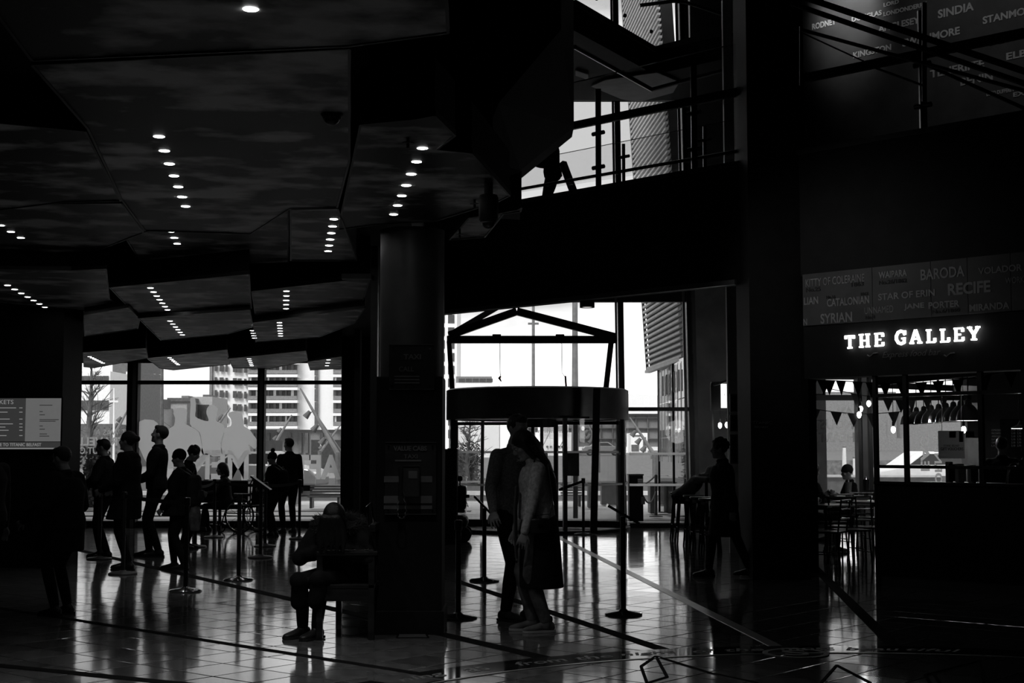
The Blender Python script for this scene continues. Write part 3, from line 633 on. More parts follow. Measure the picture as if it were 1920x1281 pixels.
def win_text(w, px, py, wp, hp, parent, rot=False, bold=.03, Y=YG - .01):
    c = P(px, py, Y); k = Y / FPX
    M_ = frame(c, (0, 0, -1), (1, 0, 0)) if rot else frame(c, (1, 0, 0), (0, 0, 1))
    text(w, M_, wp * k, hp * k, M['vinyl'], parent, 'window_lettering', bold=bold, ext=.003, mirror=True)
win_text('AN', 1585, 771, 29, 14, w3); win_text('INDUSTRIAL', 1541, 796, 130, 19, w3); win_text('HEARTLAND', 1540, 820, 124, 18, w3)
win_text('EAST', 1734, 838, 90, 17, w3, True); win_text('CORNER OF', 1759, 852, 150, 14, w3, True)
# glazed brick pier
bp_ = struct(MB().box(P(1815, 800, 25).x, P(1837, 800, 25).x, 25.03, 25.4, 0, 2.3).build('wall_brick_pier', M['dgrey']))
bm = MB().box(-.1, .1, -.02, .02, -.032, .032).build('brick', M['brick']).data
bpy.data.objects.remove(bpy.data.objects['brick'])
zz = 1.1; r = 0
while zz < 2.25:
    for k in range(2):
        x = P(1816, 0, 25).x + (.09 if r % 2 else .0) + k * .105; 
        o = bpy.data.objects.new('brick', bm); COL.objects.link(o); o.parent = bp_; o.location = (min(x + .05, P(1832, 0, 25).x), 25.02, zz); o.scale = (.5 if (r + k) % 2 else .48, 1, 1)
    zz += .07; r += 1
# partition with framed openings and solid base
pt = thing('cafe_partition', 'black framed partition with a solid base in front of the cafe servery', 'partition', F(1780, 1000))
s0, s1 = SW(F(1643, 900)), sE
MB().box(s0, s1, 0, .08, .12, fz(1645, 908), MF).build('base_panel', M['black'], pt)
MB().box(s0 + .02, s1, .02, .06, 0, .12, MF).build('kick_plate', M['column'], pt)
MB().box(s0 - .02, s1, -.02, .1, fz(1645, 908), fz(1645, 908) + .03, MF).build('top_rail', M['black'], pt)
for (x, w) in ((1640, .045), (1697, .045), (1838, .05), (1921, .05)):
    s_ = SW(F(x, 800)); MB().box(s_ - w / 2, s_ + w / 2, 0, .05, 0 if x == 1640 else 1.1, 2.36, MF).build('post', M['satin'], pt)
for y, w in ((742, .04), (875, .035)): MB().box(s0, s1, 0, .05, fz(1645, y) - w / 2, fz(1645, y) + w / 2, MF).build('rail', M['satin'], pt)
# menu board, poster, counter
mb_ = thing('menu_board', 'black cafe menu board with pale price lines on the far right wall', 'menu board', P(1890, 860, 23.3))
MB().box(P(1858, 0, 23.3).x, P(1960, 0, 23.3).x, 23.33, 23.39, P(0, 862, 23.3).z, P(0, 786, 23.3).z).build('board', M['black'], mb_)
k = 23.3 / FPX
for i, w in enumerate(('', 'ESPRESSO', 'MACCHIATO', 'AMERICANO', 'FLAT WHITE', 'CAPPUCCINO', 'LATTE')):
    y = 801 + i * 5.8
    if i: text(w, front(1868, y, 23.32), 17 * k, 3.6 * k, M['paper'], mb_)
    if i:
        text('2.10', front(1900, y, 23.32), 7 * k, 3.6 * k, M['paper'], mb_); text('2.70', front(1911, y, 23.32), 7 * k, 3.6 * k, M['paper'], mb_)
po_ = thing('hanging_poster', 'grey gift voucher poster hung in the servery opening', 'poster', P(1785, 860, 18.5))
A, B = P(1760, 860, 18.5), P(1808, 808, 18.5)
MB().box(A.x, B.x, 18.5, 18.503, A.z, B.z).build('sheet', M['thinpaper'], po_)
for a, b, c, d in ((1761, 809, 1773, 821), (1779, 809, 1786, 829), (1791, 809, 1807, 821)):
    MB().box(P(a, 0, 18.49).x, P(c, 0, 18.49).x, 18.488, 18.492, P(0, d, 18.49).z, P(0, b, 18.49).z).build('printed_block', M['posterd'], po_)
k = 18.49 / FPX
text('TITANIC BELFAST', front(1784, 836, 18.49), 30 * k, 4 * k, M['ink'], po_); text('GIFT VOUCHERS', front(1785, 842, 18.49), 42 * k, 5.5 * k, M['ink'], po_, bold=.01)
for x in (1766, 1802): MB().tube([P(x, 808, 18.5), P(x, 742, 17.5)], .004, 5).build('hanging_wire', M['frame'], po_)
sc = thing('servery_counter', 'dark servery counter behind the framed partition', 'counter', P(1780, 1000, 18))
ca, cb = P(1700, 905, 18.3), P(1850, 905, 17.5)
MB().prism([Vector((ca.x, ca.y, 0)), Vector((cb.x, cb.y, 0)), Vector((cb.x + .5, cb.y + .6, 0)), Vector((ca.x + .5, ca.y + .6, 0))], (0, 0, 1.02)).build('body', M['dark'], sc)
MB().prism([Vector((ca.x - .03, ca.y - .03, 1.02)), Vector((cb.x, cb.y - .05, 1.02)), Vector((cb.x + .5, cb.y + .65, 1.02)), Vector((ca.x + .5, ca.y + .65, 1.02))], (0, 0, .04)).build('worktop', M['greyframe'], sc)
for i, (x, y0, w, m_, lb) in enumerate(((1774, 866, 14, 'dgrey', 'dark display box on the servery counter under the poster'), (1793, 870, 12, 'grey', 'small pale box on the servery counter beside the dark display box'), (1816, 872, 13, 'dgrey', 'till screen on the servery counter next to the brick pier'))):
    t = thing('display_box', lb, 'box', P(x, 900, 18.1)); A = P(x - w / 2, 0, 18.1); B = P(x + w / 2, y0, 18.1)
    MB().box(A.x, B.x, 18.1, 18.3, 1.061, max(B.z, 1.2)).build('body', M[m_], t, bevel=.01)
    MB().box(A.x + .02, B.x - .02, 18.09, 18.1, 1.08, max(B.z, 1.2) - .03).build('face', M['paper' if i == 1 else 'win'], t)
# dome pendants
for k in range(9):
    Yp = 19.6 + k * .8; px = 1797 - k * 13.6; zb = P(0, 789 + k * .9, Yp).z; x = P(px, 0, Yp).x
    t = thing('pendant_lamp', 'black dome pendant lamp, %s of the row over the servery' % ('nearest and largest', 'second nearest', 'third nearest', 'fourth nearest', 'middle one', 'fourth from the far end', 'third from the far end', 'second from the far end', 'farthest and smallest')[k], 'pendant lamp', (x, Yp, zb), 'dome pendants over the servery')
    R = .165
    MB().lathe((x, Yp, zb), [(R, 0), (R * .97, .05), (R * .82, .13), (R * .5, .20), (.05, .225), (.04, .28), (.02, .30)], 24).build('shade', M['satin'], t, smooth=True)
    MB().lathe((x, Yp, zb), [(R * .98, .001), (R * .9, .04), (R * .7, .12), (.03, .19)], 24).build('shade_lining', M['white'], t, smooth=True)
    MB().tube([(x, Yp, zb + .29), (x, Yp, zc + .02)], .008, 6).build('cord', M['black'], t)
def edison(px, py, Y, label, zt=None):
    c = P(px, py, Y); t = thing('filament_lamp', label, 'bare bulb lamp', c)
    MB().lathe(c, [(.004, -.05), (.022, -.035), (.034, -.005), (.03, .025), (.014, .045)], 14).build('bulb', M['bulb'], t, smooth=True)
    MB().tube([c + UP * .045, c + UP * .11], .017, 10).build('socket', M['black'], t); MB().tube([c + UP * .11, Vector((c.x, c.y, zt or zc + .01))], .005, 5).build('cord', M['black'], t)
edison(1629, 757, 22, 'bare glowing bulb beside the black partition post, topmost'); edison(1614, 767, 22, 'bare glowing bulb in front of the cafe double mullion, upper one'); edison(1611, 778, 21, 'bare glowing bulb in front of the cafe double mullion, lower one')
edison(1675, 806, 20, 'bare glowing bulb under the far end of the dome lamps'); edison(1807, 806, 19, 'bare glowing bulb beside the nearest dome lamp')
edison(1350, 798, 24, 'left bare glowing bulb under the lit cafe box sign', 1.49 + 75 * 24 / FPX); edison(1363, 797, 23.8, 'right bare glowing bulb under the lit cafe box sign', 1.49 + 75 * 24 / FPX)
t = thing('lit_pendant', 'wide white pendant shining at the right edge before the menu board', 'pendant lamp', P(1912, 803, 20))
c = P(1912, 803, 20); MB().lathe(c, [(.12, -.005), (.11, .01), (.03, .05), (.01, .09)], 20).build('shade', M['satin'], t); MB().lathe(c, [(.001, -.008), (.115, -.006)], 20).build('lamp_face', M['lampface'], t); MB().tube([c + UP * .08, Vector((c.x, c.y, zc))], .006, 5).build('cord', M['black'], t)
# bunting
def bunting(label, pts, xs, drop=.26):
    t = thing('bunting', label, 'bunting', pts[0]); MB().tube(pts, .006, 5).build('string', M['black'], t)
    n = len(pts) - 1
    for k in xs:
        f = k * n; i = min(int(f), n - 1); p = Vector(pts[i]).lerp(Vector(pts[i + 1]), f - i); d = (Vector(pts[i + 1]) - Vector(pts[i])).normalized()
        MB().prism([p - d * .085, p + d * .085, p + Vector((.01, .02, -drop))], Vector((0, .004, 0))).build('flag', M['flag'], t)
bunting('string of black flags nearest the cafe front at the top', [P(1518, 712, 19), P(1570, 714, 19), P(1640, 718, 18.5), P(1720, 718, 18), P(1800, 712, 17.5), P(1920, 692, 17)], [.01, .10, .14, .22, .31, .38, .45, .53, .62, .70, .79, .88, .96], .20)
bunting('middle string of black flags hanging inside the cafe', [P(1560, 730, 22), P(1620, 742, 22), P(1700, 752, 22), P(1800, 744, 21)], [.25, .40, .52, .62, .70, .80, .9], .2)
bunting('lower left string of black flags across the cafe window', [P(1512, 765, 21), P(1560, 772, 21), P(1600, 776, 21), P(1640, 776, 21), P(1690, 772, 21)], [.08, .3, .5, .72, .93], .2)
# lit box sign by the entrance wall
bs = thing('box_sign', 'dark framed box sign with a lit white face by the pale column', 'sign', P(1350, 745, 24))
A, B = P(1334, 770, 24), P(1372, 718, 24)
MB().box(A.x, B.x, 24, 24.15, A.z, B.z).build('case', M['black'], bs); A2, B2 = P(1352, 765, 23.99), P(1372, 720, 23.99)
MB().box(A2.x, B2.x, 23.985, 23.995, A2.z, B2.z).build('lit_face', M['lightbox'], bs)
text('THE', front(1362, 741, 23.98), .09, .035, M['ink'], bs); MB().box(A.x, B.x, 23.98, 24.02, B.z, B.z + .02).build('top_edge', M['column'], bs)
MB().beam(P(1334, 722, 24), P(1338, 840, 24), .03).build('hanger_post', M['black'], bs); MB().beam(P(1338, 722, 24), P(1368, 713, 23.8), .03, .04).build('arm', M['column'], bs)
for i, (y0, y1) in enumerate(((739, 772), (778, 809), (815, 870))):
    t = thing('wall_poster', 'narrow grey notice on the pale column, %s of three' % ('top', 'middle', 'lowest and longest')[i], 'poster', P(1377, y1, 20.4))
    A, B = P(1369, y1, 20.36), P(1385, y0, 20.36); MB().box(A.x, B.x, 20.36, 20.38, A.z, B.z).build('sheet', M['poster'], t)
    MB().box(A.x + .03, B.x - .035, 20.345, 20.36, A.z + .02, B.z - .02).build('printed_block', M['ink'], t)
# ticket screen on the dark block
ts = thing('ticket_screen', 'dim ticket price screen with a pale right column at the left edge', 'screen', P(50, 845, 17.9))
Yk = 17.93; A, B = P(-90, 843, Yk), P(115, 747, Yk)
MB().box(A.x - .02, B.x + .02, Yk, Yk + .06, A.z - .02, B.z + .02).build('case', M['black'], ts)
MB().box(A.x, P(68, 0, Yk).x, Yk - .004, Yk, P(0, 828, Yk).z, B.z).build('display', M['screen'], ts); MB().box(P(68, 0, Yk).x, B.x, Yk - .004, Yk, P(0, 828, Yk).z, B.z).build('display_column', M['screenw'], ts)
MB().box(A.x, B.x, Yk - .004, Yk, A.z, P(0, 829, Yk).z).build('display_footer', M['screen'], ts)
k = Yk / FPX
text('TICKETS', front(2, 754, Yk - .006), 46 * k, 8 * k, M['screent'], ts); text('WELCOME TO TITANIC BELFAST', front(22, 834, Yk - .006), 110 * k, 6 * k, M['screent'], ts, bold=.01)
def rule(x0, x1, y, h, m_, par, Yr):
    A, B = P(x0, y + h / 2, Yr), P(x1, y - h / 2, Yr); MB().box(A.x, B.x, Yr, Yr + .002, A.z, B.z).build('text_line', M[m_], par)
for y, x in ((765, 30), (773, 14), (786, 18), (795, 24), (801, 10), (807, 16), (817, 12)): rule(-4, x, y, 1.5, 'screent', ts, Yk - .006); rule(36, 42, y, 1.5, 'screent', ts, Yk - .006)
for y, x in ((760, 98), (772, 80), (778, 84), (787, 110), (790, 104), (799, 80), (805, 84), (814, 88), (818, 92)): rule(74, x, y, 1.1, 'ink', ts, Yk - .006)
MB().box(A.x, B.x, Yk - .006, Yk - .003, P(0, 842, Yk).z, P(0, 840, Yk).z).build('footer_line', M['screent'], ts)
# cameras, sprinklers, spotlight
def dome_cam(x, y, label, zt, long=0):
    c = P(x, y, 9.6 if long else 7.6); t = thing('dome_camera', label, 'security camera', c)
    R = .062 if not long else .066
    MB().lathe(c, [(R * .75, 0), (R, .02), (R * 1.02, .05 + long), (R * .9, .07 + long)], 24).build('housing', M['dark'], t, smooth=True)
    MB().ball(c, (R * .72, R * .72, R * .62), 20, 12).build('dome', M['satin'], t, smooth=True)
    MB().lathe(c, [(R * .76, -.004), (R * .8, -.004), (R * .8, .004), (R * .76, .004)], 24).build('trim_ring', M['column'], t)
    MB().tube([c + UP * (.06 + long), Vector((c.x, c.y, zt))], .03, 12).build('stem', M['dark'], t)
dome_cam(622, 222, 'dome security camera under the dark ceiling at upper left of the column', 3.35); dome_cam(916, 418, 'long cylindrical dome camera hanging right of the column head', 3.9, .12)
for x, y, lb in ((765, 268, 'small sprinkler head beside the nearest downlight of the angular panel'), (890, 382, 'small sprinkler head beside the hanging dome camera'), (862, 440, 'small sprinkler head under the arrow-shaped panel')):
    c = G(x, y, 3.27); t = thing('sprinkler', lb, 'sprinkler', c)
    MB().lathe(c, [(.001, -.004), (.035, -.004), (.035, .002), (.012, .004)], 12).build('deflector', M['column'], t); MB().tube([c - UP * .03, c + UP * .05], .009, 8).build('body', M['frame'], t)
c = P(1101, 577, 19.1); t = thing('surface_spotlight', 'black can downlight lit below the mezzanine fascia', 'downlight', c)
MB().lathe(c, [(.085, 0), (.10, 0), (.10, .17), (.02, .17)], 24).build('can', M['black'], t, smooth=True); MB().lathe(c, [(.001, .012), (.084, .010)], 20).build('lamp_face', M['lightbox'], t); MB().box(c.x - .05, c.x + .14, c.y - .03, c.y + .05, c.z + .13, c.z + .28).build('bracket', M['black'], t)
# lamp that washes the top of the ship-name wall
ld = bpy.data.lights.new('name_wall_wash', 'SPOT'); ld.energy = 260; ld.spot_size = math.radians(48); ld.spot_blend = 1; ld.shadow_soft_size = .15; lo = bpy.data.objects.new('name_wall_wash', ld); COL.objects.link(lo)
tgt = F(1590, -8, W2); lo.location = tgt - NN * 1.0 + UP * 1.1; lo.rotation_euler = (tgt - Vector(lo.location)).to_track_quat('-Z', 'Y').to_euler()
ld2 = bpy.data.lights.new('sign_panel_lamp', 'SPOT'); ld2.energy = 22; ld2.spot_size = math.radians(80); ld2.spot_blend = 1; ld2.shadow_soft_size = .2; lo = bpy.data.objects.new('sign_panel_lamp', ld2); COL.objects.link(lo)
tgt = F(1590, 560); lo.location = tgt - NN * 2.6 + UP * .9 - DD * 1.0; lo.rotation_euler = (tgt - Vector(lo.location)).to_track_quat('-Z', 'Y').to_euler()

# real light of the downlight rows near the camera
for px, py, z_, e_ in ((306, 283, 3.27, 15), (325, 330, 3.27, 15), (341, 370, 3.27, 15), (792, 277, 3.27, 15), (769, 326, 3.27, 15), (747, 380, 3.27, 15), (470, 17, 3.27, 15), (296, 560, 3.17, 14), (536, 560, 3.17, 14), (330, 615, 3.12, 6)):
    l_ = bpy.data.lights.new('downlight_lamp', 'SPOT'); l_.energy = e_; l_.spot_size = math.radians(95); l_.spot_blend = .8; l_.shadow_soft_size = .05
    o = bpy.data.objects.new('downlight_lamp', l_); COL.objects.link(o); o.location = G(px, py, z_) - UP * .02
for p_, e_ in ((P(1797, 789, 19.6), 5), (P(1740, 790, 22.8), 5), (P(1690, 795, 25.5), 5), (P(1912, 803, 20) - UP * .03, 5)):
    l_ = bpy.data.lights.new('pendant_bulb', 'POINT'); l_.energy = e_; l_.shadow_soft_size = .04; o = bpy.data.objects.new('pendant_bulb', l_); COL.objects.link(o); o.location = p_

for px in (1840,):
    l_ = bpy.data.lights.new('name_wall_wash', 'SPOT'); l_.energy = 60; l_.spot_size = math.radians(70); l_.spot_blend = 1; l_.shadow_soft_size = .2; o = bpy.data.objects.new('name_wall_wash', l_); COL.objects.link(o)  # second wash, added without a fitting to lift the right-hand ship names
    tgt = F(px, 50, W2); o.location = tgt - NN * 2.2 + UP * 2.6; o.rotation_euler = (tgt - Vector(o.location)).to_track_quat('-Z', 'Y').to_euler()

l_ = bpy.data.lights.new('pier_fill_spot', 'SPOT'); l_.energy = 60; l_.spot_size = math.radians(50); l_.spot_blend = 1; o = bpy.data.objects.new('pier_fill_spot', l_); COL.objects.link(o)  # added spotlight with no fitting, put in to brighten the brick pier
tgt = P(1826, 815, 25); o.location = tgt + Vector((-.6, -1.6, 1.1)); o.rotation_euler = (tgt - Vector(o.location)).to_track_quat('-Z', 'Y').to_euler()

l_ = bpy.data.lights.new('filament_glow', 'POINT'); l_.energy = 7; l_.shadow_soft_size = .25; o = bpy.data.objects.new('filament_glow', l_); COL.objects.link(o); o.location = P(1356, 801, 23.9)
# ================================================================= OUTSIDE
gz = -.03
struct(MB().box(-60, 60, YG + .3, 42, gz - .1, gz).build('ground_pavement', M['pave']))
struct(MB().box(-200, 200, 42, 75, gz - .12, gz - .02).build('ground_road', M['road']))
struct(MB().box(-600, 600, 75, 900, gz - .12, gz - .01).build('ground_far', M['grey']))
for x0, x1, y0, y1, m_ in ((-10, 14, 27.55, 29.6, 'dgrey'), (-10, 14, 30.2, 30.9, 'grey'), (-30, -1, 34.6, 35.3, 'dgrey'), (-40, 30, 41.8, 42.3, 'dgrey')):
    struct(MB().box(x0, x1, y0, y1, gz, gz + .012).build('ground_strip', M[m_]))
struct(MB().box(2.0, 30, 63, 200, gz, .02).build('ground_lawn', M['grass'])); 
struct(MB().prism([Vector((2.0, 63, 0)), Vector((60, 63, 0)), Vector((90, 200, 1.2)), Vector((4, 200, 1.2))], (0, 0, .02)).build('ground_bank', M['grass']))
struct(MB().box(-30, 30, 47, 47.4, gz, .1).build('ground_kerb', M['offwhite']))
def pbox(q, x0, x1, y0, y1, Y, dep=8):
    A = P(x0, y1, Y); B = P(x1, y0, Y)
    if y1 >= 856: A.z = -.04
    return q.box(A.x, B.x, Y, Y + dep, A.z, B.z)
def building(label, body, m_, Y, dep=8, wins=(), wm='win', extra=(), base=True):
    x0, x1, y0, y1 = body; t = thing('building', label, 'building', P((x0 + x1) / 2, y1, Y))
    q = MB(); pbox(q, x0, x1, y0, y1, Y, dep); q.build('wall', M[m_], t)
    for w in wins:
        q = MB(); pbox(q, *w, Y - .12, .3); o = q.build('window', M[wm], t)
    for nm, mm, b, dy in extra:
        q = MB(); pbox(q, *b, Y + dy, 4); q.build(nm, M[mm], t)
    return t
yb = 858
building('white block with dark window strips seen through the left pane', (120, 207, 696, 796), 'white', 118, 8, [(120 + 12 * k, 131 + 12 * k, 705, 716) for k in range(7)] + [(120 + 12 * k, 131 + 12 * k, 751, 769) for k in range(7)])
building('dark hedge-like terrace below the white block', (120, 210, 795, 866), 'dgrey', 110, 4)
building('dark brick tower right of the white block', (207, 262, 640, 866), 'dgrey', 125, 8, [(236, 243, 697, 712), (236, 243, 728, 742), (236, 243, 757, 772)], 'offwhite')
building('low house with dark pitched roof in the middle pane', (266, 301, 764, 866), 'midpale', 140, 8, [(281, 290, 773, 789), (270, 276, 805, 820)], 'win', [('roof', 'dgrey', (264, 302, 748, 765), -.5), ('penthouse', 'grey', (266, 287, 730, 749), 1)])
building('mid grey block with dark windows beside the flagpole', (301, 315, 749, 866), 'grey', 150, 8, [(305, 313, 757, 772), (303, 313, 776, 790)])
building('pale flat-roofed block with a dark parapet', (315, 358, 752, 866), 'midpale', 145, 8, [(325, 330, 805, 815)], 'win', [('parapet', 'dgrey', (313, 359, 746, 753), -.3), ('roof_plant', 'grey', (340, 353, 742, 747), 1), ('side', 'dgrey', (350, 358, 757, 800), -.2)])
building('pale block with a large dark glazed corner', (357, 398, 744, 866), 'midpale', 148, 8, [(368 + 6 * k, 373.5 + 6 * k, 759, 790) for k in range(4)], 'win', [('roof_step', 'dgrey', (380, 392, 740, 745), 1)])
# apartment tower ------------------------------------------------------------
T = thing('apartment_tower', 'tall white apartment tower with banded balconies beyond the right pane', 'building', P(520, yb, 290))
q = MB(); pbox(q, 392, 641, 560, 806, 290, 30); q.build('wall', M['white'], T)
q = MB(); pbox(q, 400, 640, 806, 872, 291, 28); q.build('podium', M['grey'], T)
q = MB(); pbox(q, 391, 400, 560, 806, 289, 4); q.build('corner_strip', M['grey'], T)
wmesh = {}
def twin(x0, x1, y0, y1, Y=289.4, m_='win', name='window'):
    w = round((x1 - x0) * Y / FPX, 2); h = round((y1 - y0) * Y / FPX, 2)
    if (w, h, m_) not in wmesh:
        o = MB().box(-w / 2, w / 2, -.3, .3, -h / 2, h / 2).build(name, M[m_]); wmesh[(w, h, m_)] = o.data; bpy.data.objects.remove(o)
    o = bpy.data.objects.new(name, wmesh[(w, h, m_)]); COL.objects.link(o); o.parent = T
    o.location = P((x0 + x1) / 2, (y0 + y1) / 2, Y) - Vector(T.location); return o
for f in range(7):
    y = 802 - f * 24.2
    for k, x in enumerate((403, 412, 423, 437, 446, 458)):
        twin(x, x + (4 if k in (0, 2, 5) else 7), y - 20 + k * .6 - 2, y - 6 + k * .6 - 3, m_='win')
    for a, b in ((466, 557), (625, 640)):
        twin(a, b, y - 22, y - 3, 289.3, 'dgrey', 'balcony_recess')
        for x in range(a + 3, b - 4, 11): twin(x, x + (5 if (x // 11) % 3 else 3), y - 22, y - 4, 288.9, 'win' if (x // 11 + f) % 3 else 'offwhite', 'balcony_door')
        twin(a, b, y - 11, y - 4, 288.0, 'grey', 'balcony_rail')
        q = MB(); pbox(q, a - 1, b + .5, y - 3, y + 2, 287, 4); q.build('balcony_slab', M['white'], T)
    twin(590, 596, y - 24, y - 1, 289.4, 'dgrey', 'stair_window')
for x in (470, 483, 500, 515, 540, 560, 572, 600): twin(x, x + 6, 812, 850, 290.6, 'dgrey' if x % 3 else 'win', 'shop_window')
building('dark shop hoarding with pale band across the foot of the tower', (583, 655, 825, 856), 'hoard', 110, 2, [(600, 603, 826, 855)], 'offwhite')
building('dark shop front with white lettering left of the standing man', (488, 516, 826, 884), 'hoard', 62, 2)
building('tall apartment block edge with dark windows left of the portal', (800, 857, 560, 870), 'white', 260, 20, [(840 - 18 * j, 852 - 18 * j, 590 + 24 * k, 606 + 24 * k) for k in range(10) for j in (0, 1)])
building('long low white block with a dark roof storey behind the drum', (855, 936, 718, 868), 'white', 255, 20, [(860 + 13 * k, 872 + 13 * k, 710, 717) for k in range(5)], 'win', [('roof_storey', 'grey', (855, 922, 706, 718), 1)])
for k in range(3):
    q = MB()
# arched hall and port buildings through the right-hand glass
Hh = thing('arched_hall', 'wide hall with a pale arched roof beyond the lawn', 'building', P(1180, 850, 320))
pr = [P(960 + 4 * k * 1.0, 776 - 37 * math.sin(math.pi * (k) / 110.0), 320) for k in range(0, 111, 5)]
MB().prism(pr + [P(1400, 776, 320), P(960, 776, 320)][:0] + [P(960, 776, 320)], (0, 40, 0)).build('arched_roof', M['white'], Hh)
q = MB(); pbox(q, 960, 1400, 776, 862, 322, 30); q.build('wall', M['grey'], Hh)
for y in (783, 802, 822): q = MB(); pbox(q, 960, 1400, y, y + 1.5, 321, 1); q.build('wall_rib', M['dgrey'], Hh)
for x in range(1060, 1290, 22): q = MB(); pbox(q, x, x + 1.2, 780, 840, 321.2, 1); q.build('wall_rib', M['dgrey'], Hh)
q = MB(); pbox(q, 1000, 1300, 838, 845, 319, 2); q.build('pale_band', M['offwhite'], Hh)
sp = thing('moored_ship', 'white ship hull with a row of round portholes and deckhouse', 'ship', P(1030, 858, 150))
q = MB(); pbox(q, 975, 1085, 811, 868, 150, 14); q.build('hull', M['white'], sp)
q = MB(); pbox(q, 1011, 1066, 795, 811, 151, 8); q.build('deckhouse', M['offwhite'], sp)
for k in range(3): q = MB(); pbox(q, 1013 + 17.5 * k, 1029 + 17.5 * k, 797.5, 808, 150.8, .6); q.build('deckhouse_window', M['grey'], sp)
for x in (1026, 1033, 1041, 1048, 1054, 1061):
    MB().lathe(P(x, 838, 149.9), [(.001, 0), (.12, 0), (.12, .1)], 12, axis=Matrix.Rotation(math.pi / 2, 3, 'X')).build('porthole', M['dgrey'], sp)
q = MB()
for k in range(14): q.beam(P(1010 + k * 4, 808, 149.6), P(1010 + k * 4, 812, 149.6), .08)
q.beam(P(1008, 808, 149.6), P(1068, 808, 149.6), .06); q.build('deck_rail', M['grey'], sp)
for x in (1025, 1058): MB().tube([P(x - 8, 838, 149), P(x + 7, 808, 149)], .05, 5).build('stay', M['grey'], sp)
building('small white quay building with dark openings on the lawn edge', (1183, 1214, 812, 866), 'white', 170, 6, [(1184, 1198, 834, 846), (1206, 1211, 820, 846), (1187, 1202, 816, 818)], 'dgrey')
building('low pale sheds along the far side of the lawn', (1090, 1186, 846, 864), 'offwhite', 175, 4, [(1098 + 14 * k, 1104 + 14 * k, 851, 862) for k in range(6)], 'grey')
# adjoining wing with louvres
lv = thing('louvred_wing', 'projecting museum wing clad in slanting dark louvres', 'building', (3.6, 30, 0))
def lp(t, z): return Vector((3.66 - .06 * (z - 3.4) - .27 * t, 30 + 4.9 * t, z))      # wall leaning towards the entrance
MB().prism([lp(0, 3.42), lp(1, 3.42), lp(1, 13.4), lp(0, 13.4)], (.25, 0, 0)).build('backing_wall', M['dark'], lv)
z = 3.46
while z < 12.9:
    MB().beam(lp(0, z) + Vector((-.05, 0, 0)), lp(1, z) + Vector((-.05, 0, 0)), .07, .05).build('louvre', M['offwhite'], lv); z += .125
MB().beam(lp(0, 3.38) - Vector((.06, 0, 0)), lp(1, 3.38) - Vector((.06, 0, 0)), .14, .07).build('bottom_edge', M['offwhite'], lv)
MB().beam(lp(1, 3.38) - Vector((.06, 0, 0)), lp(1, 13.4) - Vector((.06, 0, 0)), .07, .05).build('end_edge', M['grey'], lv)
MB().prism([lp(0, 3.42), lp(1, 3.42), Vector((9, 34.9, 3.42)), Vector((9, 30, 3.42))], (0, 0, .1)).build('underside', M['dgrey'], lv)
gw = thing('glass_lobby', 'patterned reflective glass wall under the louvred wing', 'building', (3.7, 31, 0))
a, b = P(1236, 900, 33.6), P(1296, 900, 28.4); a.z = b.z = 0
for i in range(2):
    for j, (z0, z1) in enumerate(((.05, .9), (.9, 1.75), (1.75, 2.55), (2.55, 3.4))):
        p, q2 = a.lerp(b, i / 2), a.lerp(b, (i + 1) / 2)
        MB().prism([p + UP * z0, q2 + UP * z0, q2 + UP * (z1 - .02), p + UP * (z1 - .02)], (.03, .01, 0)).build('pane', M['mirror'], gw)
for i in range(3): p = a.lerp(b, i / 2); MB().beam(p, p + UP * 3.4, .05).build('mullion', M['frame'], gw)
MB().prism([a + Vector((.5, .5, 0)), b + Vector((.5, .5, 0)), b + Vector((.5, .5, 3.4)), a + Vector((.5, .5, 3.4))], (.1, 0, 0)).build('back_wall', M['dgrey'], gw)
for k in range(5):
    p = a.lerp(b, .2 + .13 * k) + Vector((-.03, -.02, 0)); MB().beam(p + UP * 2.7, p + UP * 3.15, .02, .16).build('printed_shape', M['dgrey'], gw)
for k in range(9): p = a.lerp(b, .06 + k * .105); MB().beam(p + Vector((-.03, -.02, 1.2 + .3 * (k % 3))), p + Vector((-.03, -.02, 3.3)), .012, .02).build('etched_line', M['vinyl'], gw)
# poles and masts
def pole(x, y0, y1, Y, w, label, m_='grey', cat='flagpole', name='flagpole'):
    A, B = P(x, y1, Y), P(x, y0, Y); A.z = 0; t = thing(name, label, cat, A); MB().tube([A, B], [w, w * .6], 8).build('shaft', M[m_], t); MB().tube([A, A + UP * .3], w * 1.8, 8).build('foot', M[m_], t); return t, A, B
pole(1000, 520, 858, 60, .09, 'slim flagpole seen through the middle of the portal'); t_, A, B = pole(1000.5, 606, 608, 60, .05, 'short cross bar on the slim flagpole') ; MB().beam(P(990, 607, 60), P(1010, 607, 60), .08).build('cross_arm', M['grey'], t_)
pole(1078, 500, 862, 50, .14, 'thick flagpole right of centre in the portal'); pole(304, 600, 850, 70, .11, 'dark flagpole in the middle window pane', 'dgrey')
t_, A, B = pole(214, 728, 862, 55, .055, 'white mast with a cross arm in the left window pane', 'white'); MB().beam(P(206, 753, 55), P(222, 753, 55), .07).build('cross_arm', M['white'], t_)
